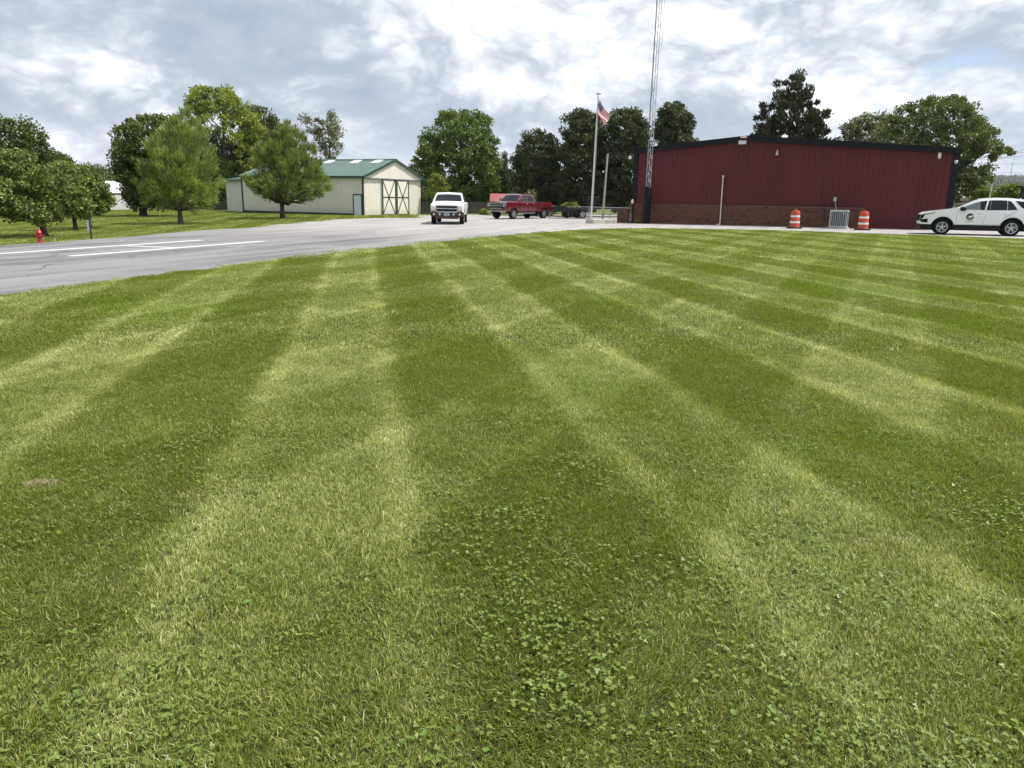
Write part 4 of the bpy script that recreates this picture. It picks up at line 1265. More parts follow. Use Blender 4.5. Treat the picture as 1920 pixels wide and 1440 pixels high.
        sh(MB().box(-0.145, -0.138, -0.45, 0.45, 0.50, 0.60).build('bumper_intake', M['cladding'], root))
        [sh(MB().box(cab0, ca, *q_, 0.44, 0.50).build('running_board', M['chrome'], root, bevel=0.015)) for q_ in ((-1.02, -0.86), (0.86, 1.02))]
        sh(MB().box(L, L + 0.14, -0.95, 0.95, 0.55, 0.75).build('rear_bumper', M['chrome'], root, bevel=0.03))
        for sg in (-1, 1): sh(MB().box(L - 0.16, L + 0.01, *sorted((sg * 0.93, sg * 1.005)), 0.95, 1.27).build('tail_light', M['tail'], root))
    else:
        # two dark grille openings between bars, big square lamps, battered bumper
        g_ = sh(MB().box(-0.10, 0.05, -0.62, 0.62, 0.78, 1.13).build('grille', M['rubber'], root))
        m_ = MB().box(-0.125, -0.09, -0.64, 0.64, 0.925, 0.985).box(-0.12, -0.09, -0.66, 0.66, 1.10, 1.15).box(-0.12, -0.09, -0.66, 0.66, 0.745, 0.79)
        m_.box(-0.12, -0.09, -0.67, -0.62, 0.75, 1.15).box(-0.12, -0.09, 0.62, 0.67, 0.75, 1.15)
        sh(m_.build('grille_surround', M['galv'], root, bevel=0.008))
        m_ = MB()
        for k in (3,):
            z = 0.80 + k * 0.045
            if True: m_.box(-0.108, -0.10, -0.61, 0.61, z, z + 0.012)
        sh(m_.build('grille_bar', M['ac_fin'], root))
        em = MB(); em.prism([(-0.14, -0.10, 0.935), (-0.14, -0.04, 0.93), (-0.14, 0.04, 0.93), (-0.14, 0.10, 0.935), (-0.14, 0.11, 0.975), (-0.14, 0.04, 0.98), (-0.14, -0.04, 0.98), (-0.14, -0.11, 0.975)], (0.015, 0, 0)); sh(em.build('emblem', M['grey_box'], root))
        for sg in (-1, 1):
            a, b = sorted((sg * 0.685, sg * 0.965))
            hl = sh(MB().box(-0.08, 0.12, a, b, 0.76, 1.14).build('headlight', M['headlamp'], root, bevel=0.03))
            MB().lathe([(0.085, 0), (0.07, -0.01), (0.03, -0.004)], 14, (-0.083, (a + b) / 2, 1.02), 'X').build('lamp_bowl', M['lens'], hl)
            MB().box(-0.088, -0.081, a + 0.03, b - 0.03, 0.78, 0.84).build('turn_signal', M['amber'], hl)
            sh(MB().box(-0.02, 0.2, *sorted((sg * 0.93, sg * 1.01)), 0.55, 0.74).build('bumper_corner', M['bumper_dirty'], root, bevel=0.03))
        sh(MB().box(-0.17, 0.12, -0.97, 0.97, 0.48, 0.76).build('front_bumper', M['bumper_dirty'], root, bevel=0.035))
        sh(MB().box(-0.15, 0.12, -0.72, 0.72, 0.34, 0.50).build('rusty_valance', M['rust'], root, bevel=0.02))
        for y_ in (-0.78, -0.42, 0.42, 0.78): sh(MB().lathe([(0.055, 0), (0.05, -0.012), (0.02, -0.016)], 12, (-0.172, y_, 0.61), 'X').build('bumper_lamp', M['lens'], root))
        pl = sh(MB().box(-0.185, -0.172, -0.17, 0.17, 0.54, 0.66).build('number_plate', M['plate'], root))
        m_ = MB()
        for k in range(6): m_.box(-0.189, -0.186, -0.13 + k * 0.046, -0.10 + k * 0.046, 0.565, 0.635)
        m_.build('plate_lettering', M['emblem_black'], pl)
        m_ = MB(); m_.tube([(-0.17, -0.6, 0.72), (-0.21, -0.3, 0.745), (-0.2, 0.05, 0.70), (-0.22, 0.2, 0.75), (-0.17, 0.6, 0.72)], 0.016, 6); sh(m_.build('winch_cable', M['galv'], root, smooth=True))
    for cx in (xf, xr):
        for sg in (-1, 1):
            t = wheel(root, cx, sg * 0.87, rw, 0.27, 6 if red else 5, 0.60, M['alloy'] if red else M['galv'], dbl=False); sh(t)
    return root


build_suv()
build_pickup('red')
build_pickup('white')

# ---------------------------------------------------------------- trailer
tp = at(1091, 410); an = R(8)
tr = empty('flatbed_trailer', (tp.x, tp.y, gz(tp.x)), an, 'black flatbed utility trailer with its ramp raised behind the flagpole', 'trailer')
mb = MB().box(-2.3, 1.2, -0.06, 1.9, 0.52, 0.66).box(-2.3, 1.2, -0.10, -0.02, 0.66, 0.80).box(-2.3, 1.2, 1.86, 1.94, 0.66, 0.80)
mb.tube([(-2.3, 0.1, 0.56), (-3.6, 0.92, 0.52)], 0.05, 6).tube([(-2.3, 1.74, 0.56), (-3.6, 0.92, 0.52)], 0.05, 6)
mb.build('bed', M['trailer'], tr)
mb = MB()
for x in (0.5, 0.8, 1.1, 1.42): mb.tube([(x, 0.1, 0.60), (x, 0.1, 1.72)], 0.025, 6); mb.tube([(x, 1.7, 0.60), (x, 1.7, 1.72)], 0.025, 6)
for z in (0.9, 1.2, 1.5, 1.72): mb.tube([(0.5, 0.1, z), (1.42, 0.1, z)], 0.022, 6); mb.tube([(0.5, 1.7, z), (1.42, 1.7, z)], 0.022, 6); mb.tube([(0.5, 0.1, z), (0.5, 1.7, z)], 0.022, 6)
mb.build('ramp_gate', M['trailer'], tr)
MB().box(-2.0, -1.2, 0.3, 1.4, 0.66, 0.98).build('tool_box', M['trailer'], tr)
for x, y in ((0.0, -0.1), (0.0, 1.95), (-0.85, -0.1), (-0.85, 1.95)):
    if x < 0 and y < 0:
        continue
    wheel(tr, x, y, 0.33, 0.2, 5, 0.62, M['white'], dbl=False)
MB().box(-0.45, 0.42, -0.25, 0.02, 0.68, 0.72).build('fender', M['trailer'], tr)
MB().tube([(-3.5, 0.92, 0.05), (-3.5, 0.92, 0.9)], 0.035, 6).build('jack', M['galv'], tr)

# ================================================================= SMALL THINGS
def pole_thing(name, label, cat, px0, px1, rad, mat, taper=1.0):
    p = at(*px0); top = on(px1[0], px1[1], p.y)
    o = MB().tube([(0, 0, -0.05), (0, 0, (top.z - p.z))], [rad, rad * taper], 14).build(name, mat, None, smooth=40)
    o.location = p; tag(o, label, cat); return o, p, top.z - p.z

# flagpole and flag
fp = at(1107.5, 419); fH = on(1122, 173, fp.y).z - fp.z
ftop = on(1122, 173, fp.y)
lean = (ftop.x - fp.x)
pole_r = empty('flagpole', tuple(fp), 0, 'tall white flagpole carrying a striped flag left of the maroon building', 'flagpole')
Lp = lambda t: Vector((lean * t, 0, fH * t))
MB().tube([Lp(0), Lp(0.5), Lp(0.985)], [0.062, 0.055, 0.034], 14).build('pole', M['pole'], pole_r, smooth=40)
mb = MB(); c = Lp(0.985); mb.lathe([(0.10, 0), (0.14, 0.03), (0.10, 0.06), (0.02, 0.08)], 12, tuple(c)); mb.tube([c, c + Vector((0, 0, 0.22))], [0.02, 0.008], 6)
mb.box(c.x - 0.19, c.x + 0.19, -0.03, 0.03, c.z - 0.01, c.z + 0.05)
mb.build('truck_and_finial', M['galv'], pole_r, smooth=40)
MB().lathe([(0.16, -0.03), (0.15, 0.04), (0.07, 0.08)], 14, (0, 0, 0)).build('base_collar', M['galv'], pole_r, smooth=40)
MB().tube([Lp(0.1) + Vector((0.07, -0.05, 0)), Lp(0.5) + Vector((0.09, -0.06, 0)), Lp(0.97) + Vector((0.05, -0.04, 0))], 0.006, 5).build('halyard', M['white'], pole_r)
MB().box(0.03, 0.10, -0.08, -0.04, 1.2, 1.38).build('cleat', M['galv'], pole_r)

ft = on(1123.5, 187, fp.y - 0.05)
def flagP(u, v):
    # u along the stripes, v down the hoist; the cloth hangs slack and blows towards the right
    x = 0.03 + 0.70 * u - 0.30 * v - 0.03 * math.sin(5 * u + 3 * v)
    z = -1.05 * u - 0.62 * v + 0.10 * u * v + 0.03 * math.sin(6 * u + 2)
    if u < 0.3: x += 0.16 * v * (0.3 - u) / 0.3
    y = -0.06 - 0.16 * math.sin(7.5 * v + 3.2 * u) * (0.35 + 0.65 * v) - 0.05 * math.sin(11 * u)
    return Vector((x, y, z)) * 1.02
nu, nv = 50, 39
vs = [flagP(i / nu, j / nv) for j in range(nv + 1) for i in range(nu + 1)]
mb = MB()
for j in range(nv):
    for i in range(nu):
        a = j * (nu + 1) + i
        st = j // 3
        mi = 0 if st % 2 == 0 else 1
        if i < nu * 0.4 and st < 7: mi = 2
        mb.f.append((a, a + 1, a + nu + 2, a + nu + 1)); mb.mi.append(mi)
mb.v = [tuple(v) for v in vs]
for r_ in range(9):
    for c_ in range(6 if r_ % 2 == 0 else 5):
        u = 0.4 * (0.08 + (c_ + (0 if r_ % 2 == 0 else 0.5)) * 0.168); v = 7 / 13 * (0.1 + r_ * 0.1)
        p = flagP(u, v); du = (flagP(u + .01, v) - p).normalized(); dv = (flagP(u, v + .01) - p).normalized(); n_ = du.cross(dv).normalized()
        for sg in (-1, 1):
            q = p + n_ * 0.004 * sg; s_ = []
            for k in range(10):
                rr = 0.026 if k % 2 == 0 else 0.011
                s_.append(q + du * rr * math.cos(k * PI / 5) + dv * rr * math.sin(k * PI / 5))
            mb.add(s_, [tuple(range(10))], 1)
fl = mb.build('flag', [M['flag_red'], M['flag_white'], M['flag_blue']], None, smooth=60)
fl.location = ft
tag(fl, 'red and white striped flag with a blue star field hanging from the flagpole', 'flag')

# grey pole and its wire to the building
gp = at(1129, 417); gtop = on(1139.5, 288, gp.y)
o = MB().tube([(0, 0, -0.1), (gtop.x - gp.x, 0, gtop.z - gp.z)], [0.075, 0.06], 12).build('timber_pole', M['wood_pole'], None, smooth=40)
o.location = gp; tag(o, 'bare grey timber pole standing between the flagpole and the maroon building', 'pole')
lampL = placeB(1185.5, 296, -0.2)
def cable(name, label, a, b, sag, r=0.012, cat='cable', mat='wire'):
    a = Vector(a); b = Vector(b)
    pts = [a.lerp(b, t / 16) - Vector((0, 0, sag * 4 * (t / 16) * (1 - t / 16))) for t in range(17)]
    o = MB().tube(pts, r, 5).build(name, M[mat], None)
    return tag(o, label, cat)
cable('overhead_cable', 'thin cable from the grey timber pole to the corner of the maroon building', gtop - Vector((0, 0, 0.05)), lampL, 0.04, 0.004)

# chain link fence behind the trailer
fa_, fb_ = at(1030, 410), at(1186, 411)
fa_ = Vector((on(1030, 400, 66).x, 66, 0)); fb_ = Vector((on(1186, 400, 60).x, 60, 0))
fan = math.atan2(fb_.y - fa_.y, fb_.x - fa_.x); fL = (fb_ - fa_).length
cl = empty('chain_link_fence', (fa_.x, fa_.y, gz(4)), fan, 'low chain link fence running behind the trailer and flagpole', 'fence')
fh = on(1150, 389, 61).z - gz(5)
n = 4
for i in range(n + 1):
    MB().tube([(fL * i / n, 0, -0.2), (fL * i / n, 0, fh + 0.04)], 0.035, 8).build('post', M['galv'], cl, smooth=True)
MB().tube([(0, 0, fh), (fL, 0, fh)], 0.024, 8).build('top_rail', M['galv'], cl, smooth=True)
MB().tube([(0, 0, fh * 0.45), (fL, 0, fh * 0.45)], 0.012, 8).build('middle_rail', M['galv'], cl, smooth=True)
mb = MB(); x = 0.0
while x < fL:
    for dx_ in (fh, -fh):
        a, b = x, x + dx_
        t0, t1 = 0.0, 1.0
        if 0 <= b <= fL: mb.tube([(a, 0, 0.03), (b, 0, fh - 0.01)], 0.0022, 3, cap=False)
    x += 0.09
tag(mb.build('wire_mesh', M['galv'], cl), kind='stuff')

# lattice radio tower rising out of a ribbed black sleeve
tb_ = at(1211, 419.5); tb_.y -= 0.0
tt = on(1237, 0, tb_.y)
dirT = Vector((tt.x - tb_.x, 0.0, tt.z - tb_.z)); dirT.normalize()
tw = empty('lattice_tower', (tb_.x, tb_.y, tb_.z), 0, 'thin lattice radio mast standing at the left end of the maroon building', 'tower')
HT = 22.0; wT = 0.165
legs = [(wT * math.cos(a), wT * math.sin(a)) for a in (R(200), R(320), R(80))]
def tp_(k, h): return Vector((legs[k][0], legs[k][1], 0)) + dirT * h
for k in range(3):
    MB().tube([tp_(k, 0.1), tp_(k, HT / 2), tp_(k, HT)], 0.021, 6).build('leg', M['galv'], tw, smooth=True)
mb = MB(); h = 0.3; i = 0
while h < HT - 0.5:
    for k in range(3):
        mb.tube([tp_(k, h), tp_((k + 1) % 3, h + 0.38)], 0.008, 4, cap=False)
        mb.tube([tp_((k + 1) % 3, h + 0.38), tp_(k, h + 0.76)], 0.008, 4, cap=False)
    h += 0.76
mb.build('bracing', M['galv'], tw)
mb = MB(); mb.tube([tp_(0, 2.2) + Vector((-0.06, -0.05, 0)), tp_(0, 12) + Vector((-0.05, -0.05, 0)), tp_(0, HT) + Vector((-0.06, -0.05, 0))], 0.016, 5)
mb.tube([tp_(0, 5.2) + Vector((-0.02, -0.09, 0)), tp_(0, HT) + Vector((-0.01, -0.09, 0))], 0.012, 5)
mb.build('coax_cable', M['wire'], tw)
def th(py): return (on(1225, py, tb_.y).z - tb_.z) / dirT.z
ha, hb_, hc = th(73), th(84), th(100)
mb = MB(); q = Vector((0.17, 0, 0))
mb.tube([tp_(1, ha), tp_(1, ha) + q + Vector((0.06, 0, 0))], 0.014, 6).tube([tp_(1, hb_), tp_(1, hb_) + q], 0.014, 6)
mb.tube([tp_(1, hb_) + q, tp_(1, ha) + q, tp_(1, HT - 0.4) + q], 0.014, 6)
mb.tube([tp_(1, hb_) + q, tp_(1, (hb_ + hc) / 2) + q * 0.75, tp_(1, hc)], 0.010, 5)
mb.build('antenna', M['galv'], tw)
for py in (173, 240, 262):
    h = th(py); mb = MB().box(-0.07, 0.07, -0.09, 0.03, 0, 0.3 if py < 200 else 0.16)
    o = mb.build('junction_box', M['galv'] if py < 200 else M['trailer'], tw); o.location = tp_(0, h) + Vector((0.0, -0.02, 0))
# black ribbed sleeve
hs = on(1217, 350, tb_.y).z - tb_.z
prof = []; z = 0.0
while z < hs - 0.05:
    prof += [(0.235, z), (0.262, z + 0.02), (0.262, z + 0.055), (0.235, z + 0.075)]; z += 0.10
prof += [(0.235, hs), (0.215, hs), (0.215, 0.3)]
sv = empty('ribbed_sleeve', tuple(tb_), 0, 'black corrugated pipe sleeve around the foot of the lattice tower', 'pipe')
MB().lathe([(r_, z_) for r_, z_ in prof], 24, (0, 0, 0), cap=False).build('corrugated_pipe', M['black_pipe'], sv, smooth=30)
sv.rotation_euler = (0, math.atan2(dirT.x, dirT.z), 0)

# white plastic riser pipe against the wall
pa = placeB(1349.5, 420.5, -0.35); pb = placeB(1355.8, 331, -0.16)
pa.z = gz(pa.x)
rp = empty('riser_pipe', tuple(pa), 0, 'thin white plastic riser pipe leaning on the front of the maroon building', 'pipe')
rel = pb - pa
MB().tube([(0, 0, 0.04), rel], 0.032, 10).build('pipe', M['pvc'], rp, smooth=True)
MB().tube([(0.0, 0, 0.05), (-0.22, -0.06, 0.03)], 0.034, 10).build('elbow', M['pvc'], rp, smooth=True)
MB().lathe([(0.045, -0.05), (0.06, 0.0), (0.06, 0.05), (0.03, 0.08)], 12, tuple(rel)).build('cap', M['pvc'], rp, smooth=True)

# fixtures high on the facade
def fix(name, label, cat, px, py, off=-0.05, rz=ang):
    p = placeB(px, py, off)
    return empty(name, tuple(p), rz, label, cat)
f1 = fix('gable_floodlight', 'faded pinkish floodlight on the black trim at the gable peak', 'lamp', 1395, 257, -0.25)
MB().box(-0.19, 0.19, -0.13, 0, -0.07, 0.06).build('housing', M['pink_box'], f1, bevel=0.012); MB().box(-0.16, 0.16, -0.16, -0.131, -0.05, 0.03).build('lens', M['lens'], f1)
f2 = fix('wall_pack_light', 'grey rectangular wall light just below the gable peak', 'lamp', 1393, 267.3, -0.06)
MB().box(-0.25, 0.25, -0.17, 0, -0.12, 0.13).build('housing', M['grey_box'], f2, bevel=0.012); MB().box(-0.21, 0.21, -0.185, -0.171, -0.09, 0.09).build('lens', M['lens'], f2); MB().box(-0.03, 0.03, -0.05, 0, 0.13, 0.22).build('bracket', M['black_trim'], f2)
f3 = fix('horn_speaker', 'small pale bell-shaped horn on the maroon wall right of the peak', 'horn', 1458, 286, -0.06)
MB().lathe([(0.13, -0.16), (0.10, -0.12), (0.055, -0.02), (0.035, 0.10), (0.02, 0.16)], 16, (0, -0.14, 0)).build('horn', M['brass'], f3, smooth=True); MB().box(-0.025, 0.025, -0.13, 0.0, 0.04, 0.10).build('bracket', M['black_trim'], f3)
def camera(label, px, py, off):
    c_ = fix('security_camera', label, 'camera', px, py, off)
    MB().box(-0.08, 0.08, -0.06, 0, 0.02, 0.20).build('mount', M['white'], c_, bevel=0.01)
    MB().lathe([(0.07, 0.04), (0.085, 0.0), (0.085, -0.06), (0.06, -0.12), (0.02, -0.15)], 14, (0, -0.15, 0.0)).build('dome', M['white'], c_, smooth=True)
    MB().lathe([(0.035, -0.02), (0.03, -0.04), (0.005, -0.045)], 10, (0.0, -0.20, -0.06), 'Y').build('lens', M['dark_lens'], c_, smooth=True)
camera('white security camera high on the maroon siding near the right corner', 1761.5, 293, -0.06)
camera('white security camera sticking out beyond the right corner trim of the building', 1793, 302, 0.0)
f4 = fix('corner_lamp', 'small pale lamp on the left corner trim near the eave', 'lamp', 1184, 295.5, -0.1)
MB().lathe([(0.05, 0.12), (0.09, 0.08), (0.11, 0.0), (0.10, -0.09), (0.04, -0.12)], 12, (-0.05, -0.12, 0)).build('globe', M['white'], f4, smooth=True); MB().box(-0.04, 0.06, -0.1, 0.06, -0.03, 0.03).build('bracket', M['galv'], f4)
f5 = fix('pipe_hood', 'small pale hood where the downspout meets the brickwork', 'vent', 1187, 378, -0.16)
MB().lathe([(0.04, 0.16), (0.085, 0.10), (0.10, 0.0), (0.07, -0.12), (0.03, -0.14)], 12, (0, -0.1, 0)).build('hood', M['pvc'], f5, smooth=True)
# cable loops by the tower
f6 = fix('cable_loop', 'small dark loop of cable hanging on the siding beside the tower', 'cable', 1226, 283, -0.05)
mb = MB(); mb.tube([(0.16 * math.cos(q / 12 * 2 * PI), -0.03, 0.16 * math.sin(q / 12 * 2 * PI)) for q in range(13)], 0.013, 5)
mb.tube([(-0.4, -0.03, 0.1), (-0.14, -0.03, 0.05)], 0.012, 5); mb.build('loop', M['wire'], f6)

# electrical box and conduits
eb = fix('electrical_box', 'small grey disconnect box with flexible conduits on the wall above the condenser', 'electrical box', 1566, 374, -0.05)
MB().box(-0.09, 0.09, -0.10, 0, -0.11, 0.13).build('box', M['grey_box'], eb, bevel=0.008)
mb = MB(); pts = []
for q, zz_ in ((-0.05, -0.11), (-0.06, -0.25), (-0.22, -0.33), (-0.40, -0.32), (-0.55, -0.20), (-0.64, -0.12), (-0.62, -0.35), (-0.55, -0.65), (-0.45, -1.10), (-0.42, -1.35)): pts.append((q, -0.09, zz_))
mb.tube(pts, 0.024, 7); mb.build('conduit', M['trailer'], eb, smooth=True)
MB().tube([(0.03, -0.06, -0.11), (0.06, -0.10, -0.3), (0.16, -0.3, -0.62)], 0.022, 7).build('conduit', M['grey_box'], eb, smooth=True)

# condenser
cp0 = at(1571, 429)
cw = empty('condenser_unit', (cp0.x, cp0.y, gz(cp0.x)), ang, 'pale grey air conditioning condenser between the two orange barrels', 'air conditioner')
MB().box(-0.56, 0.56, -0.5, 0.5, -0.02, 0.08).build('pad', M['concrete'], cw)
W2, H2, D2 = 0.48, 1.06, 0.42
MB().box(-W2 + 0.03, W2 - 0.03, -D2 + 0.03, D2 - 0.03, 0.10, H2 - 0.05).build('coil', M['ac_fin'], cw)
mb = MB().box(-W2, W2, -D2, D2, H2 - 0.09, H2).box(-W2, W2, -D2, D2, 0.08, 0.18)
for sx in (-1, 1):
    for sy in (-1, 1): mb.box(*sorted((sx * W2, sx * (W2 - 0.06))), *sorted((sy * D2, sy * (D2 - 0.06))), 0.15, H2 - 0.06)
mb.build('case', M['ac_case'], cw, bevel=0.012)
for k in range(8):
    x = -W2 + 0.115 + k * (2 * W2 - 0.23) / 7
    MB().box(x - 0.014, x + 0.014, -D2 - 0.004, -D2 + 0.02, 0.15, H2 - 0.06).build('slat', M['grey_box'], cw)
mb = MB()
for r_ in (0.12, 0.2, 0.28, 0.36): mb.tube([(r_ * math.cos(q * PI / 12), r_ * math.sin(q * PI / 12), H2 + 0.03) for q in range(25)], 0.006, 4)
mb.build('fan_guard', M['ac_fin'], cw)
MB().box(0.22, 0.30, -D2 - 0.012, -D2 - 0.005, 0.86, 0.93).build('label_plate', M['lens'], cw)

# traffic barrels
def barrel():
    r = empty('traffic_barrel', (0, 0, 0), 0)
    seg = [(0.285, 0.02), (0.285, 0.10), (0.270, 0.12), (0.270, 0.26), (0.262, 0.28), (0.262, 0.42), (0.254, 0.44), (0.254, 0.58), (0.246, 0.60), (0.246, 0.74), (0.238, 0.76), (0.238, 0.90), (0.225, 0.95), (0.20, 0.97), (0.0, 0.975)]
    MB().lathe(seg, 28, (0, 0, 0), cap=False).build('drum', M['orange'], r, smooth=30)
    for z0_, z1_, rr in ((0.295, 0.405, 0.2625), (0.615, 0.725, 0.2465)):
        b_ = MB().lathe([(rr, z0_ + 0.005), (rr + 0.004, z0_ + 0.01), (rr + 0.004, z1_ - 0.01), (rr, z1_ - 0.005)], 28, (0, 0, 0), cap=False).build('reflective_band', M['reflect'], r, smooth=30)
    MB().lathe([(0.42, 0), (0.42, 0.05), (0.33, 0.085), (0.30, 0.085), (0.30, 0.0)], 28, (0, 0, 0), cap=False).build('rubber_base', M['rubber'], r, smooth=30)
    MB().tube([(-0.12, 0, 0.96), (-0.10, 0, 1.02), (0.10, 0, 1.02), (0.12, 0, 0.96)], 0.022, 6).build('handle', M['orange'], r, smooth=True)
    return r
b1_ = barrel(); p = at(1489, 428.5); b1_.location = (p.x, p.y, gz(p.x)); b1_.scale = (1.04,) * 3; b1_.rotation_euler = (0, 0, 0.4)
tag(b1_, 'orange and white traffic barrel standing in front of the bricks, left of the condenser', 'traffic barrel', 'orange traffic barrels by the wall')
b2_ = b1_.copy(); COL.objects.link(b2_); p = at(1617, 431.5); b2_.location = (p.x, p.y, gz(p.x)); b2_.rotation_euler = (0, 0, 2.2)
tag(b2_, 'orange and white traffic barrel just right of the condenser where bricks end', 'traffic barrel', 'orange traffic barrels by the wall')
for ch in list(b1_.children):
    c2 = ch.copy(); COL.objects.link(c2); c2.parent = b2_

# fire hydrant
p = at(75.5, 455.5)
hy = empty('fire_hydrant', tuple(p), 0.3, 'red fire hydrant at the far edge of the drive under the crabapple', 'fire hydrant', sc=0.50)
MB().lathe([(0.20, 0), (0.20, 0.06), (0.15, 0.08), (0.13, 0.12), (0.13, 0.42), (0.18, 0.44), (0.18, 0.50), (0.15, 0.52), (0.15, 0.66)], 18, (0, 0, 0), cap=False).build('barrel', M['hyd_red'], hy, smooth=30)
MB().lathe([(0.19, 0.66), (0.19, 0.71), (0.16, 0.74), (0.13, 0.83), (0.06, 0.90), (0.05, 0.96), (0.0, 0.97)], 18, (0, 0, 0), cap=False).build('bonnet', M['hyd_red'], hy, smooth=30)
for a_, r_ in ((0, 0.075), (PI, 0.075), (-PI / 2, 0.10)):
    mb = MB(); d_ = Vector((math.cos(a_), math.sin(a_), 0)); mb.tube([d_ * 0.1 + Vector((0, 0, .48)), d_ * 0.22 + Vector((0, 0, .48))], r_, 12).tube([d_ * 0.22 + Vector((0, 0, .48)), d_ * 0.27 + Vector((0, 0, .48))], r_ * 1.15, 12).tube([d_ * 0.27 + Vector((0, 0, .48)), d_ * 0.31 + Vector((0, 0, .48))], r_ * 0.4, 6)
    mb.build('nozzle', M['hyd_red'], hy, smooth=40)
MB().tube([(0.2, -0.05, 0.42), (0.24, -0.06, 0.25), (0.2, -0.05, 0.1)], 0.02, 5).build('chain', M['galv'], hy)

# sign on a thin post, stake
p = at(172, 449)
sg_ = empty('road_sign', tuple(p), 0.0, 'narrow sign seen edge-on on a thin green post by the drive', 'sign')
hh = on(172, 408, p.y).z - p.z
MB().box(-0.025, 0.025, -0.02, 0.02, -0.1, hh).build('post', M['post_green'], sg_)
sp_ = MB().box(-0.11, 0.11, -0.006, 0.0, 0, 0.42).build('sign_plate', M['sign_back'], sg_); sp_.location = (-0.03, -0.03, hh - 0.50); sp_.rotation_euler = (0, 0, R(78))
p = at(104, 455)
st = MB().box(-0.02, 0.02, -0.015, 0.015, -0.1, on(103, 446, p.y).z - p.z).build('survey_stake', M['stake'], None); st.location = p; st.rotation_euler = (0, R(-6), 0.2); tag(st, 'short bleached wooden stake in the grass beside the hydrant', 'stake')

# yard post at the far right, radio mast on the hill, overhead wires
p0_ = on(1912, 392, 62)
yp = empty('yard_lamp', (p0_.x, 62, gz(p0_.x)), 0, 'dark post with a flat cap behind the white SUV', 'lamp post')
hh = on(1912, 352, 62).z - gz(p0_.x)
MB().box(-0.12, 0.12, -0.12, 0.12, -0.1, hh).build('post', M['trailer'], yp); MB().box(-0.42, 0.42, -0.3, 0.3, hh, hh + 0.16).build('cap', M['trailer'], yp, bevel=0.04)
p0_ = on(1851.5, 382, 75)
lp = MB().tube([(0, 0, -0.1), (0.15, 0, on(1852, 345, 75).z - gz(p0_.x))], 0.05, 8).build('slim_pole', M['pole'], None, smooth=True); lp.location = (p0_.x, 75, gz(p0_.x)); tag(lp, 'slim pale pole among the yellow-green shrubs beyond the SUV roof', 'pole')
pts = [((1862, 286), (1990, 268)), ((1862, 292), (1990, 277)), ((1868, 294), (1990, 232)), ((1858, 302), (1990, 297)), ((1858, 305), (1990, 299)), ((1860, 320), (1990, 316))]
for i, (a, b) in enumerate(pts):
    Y = 66 + i * 1.5
    pa_ = on(a[0] - 120, a[1] + (a[1] - b[1]) * 0.9, Y + 4); pb_ = on(b[0] + 200, b[1] - (a[1] - b[1]) * 1.2, Y)
    lab = ['uppermost of the shallow overhead wires beside the far right maple', 'second shallow overhead wire below the uppermost, right of the maple', 'steep overhead wire crossing the two shallow ones at the right',
           'upper of the close pair of faint wires right of the maple', 'lower of the close pair of faint wires right of the maple', 'lowest faint overhead wire, just above the hill mast'][i]
    tag(cable('power_line', lab, pa_, pb_, 0.25, 0.013 if i < 3 else 0.007, 'wire'), group='overhead wires at the right')
# ================================================================= TREES
def mesh_np(name, V, F, mat, parent=None, kind=None):
    """V (n,3), F (m,k) with constant k"""
    me = bpy.data.meshes.new(name)
    n, (m, k) = len(V), F.shape
    me.vertices.add(n); me.vertices.foreach_set('co', np.ascontiguousarray(V, dtype=np.float32).ravel())
    me.loops.add(m * k); me.loops.foreach_set('vertex_index', F.astype(np.int32).ravel())
    me.polygons.add(m)
    me.polygons.foreach_set('loop_start', np.arange(0, m * k, k, dtype=np.int32))
    try: me.polygons.foreach_set('loop_total', np.full(m, k, dtype=np.int32))
    except Exception: pass
    me.materials.append(mat)
    me.update(calc_edges=True)
    o = bpy.data.objects.new(name, me); COL.objects.link(o)
    if parent is not None: o.parent = parent
    if kind: o['kind'] = kind
    return o


def leaves(P, D, size, width, rng):
    """rhombic leaves at P pointing along D"""
    n = len(P)
    s = size * rng.uniform(0.65, 1.35, n)[:, None]
    r = rng.normal(size=(n, 3)); S = np.cross(D, r); S /= np.linalg.norm(S, axis=1)[:, None] + 1e-9
    a = P; b = P + D * s * 0.45 + S * s * width; c = P + D * s; d = P + D * s * 0.45 - S * s * width
    V = np.stack([a, b, c, d], 1).reshape(-1, 3)
    F = np.arange(n * 4).reshape(-1, 4)
    return V, F


def unit(v):
    return v / (np.linalg.norm(v, axis=-1, keepdims=True) + 1e-9)


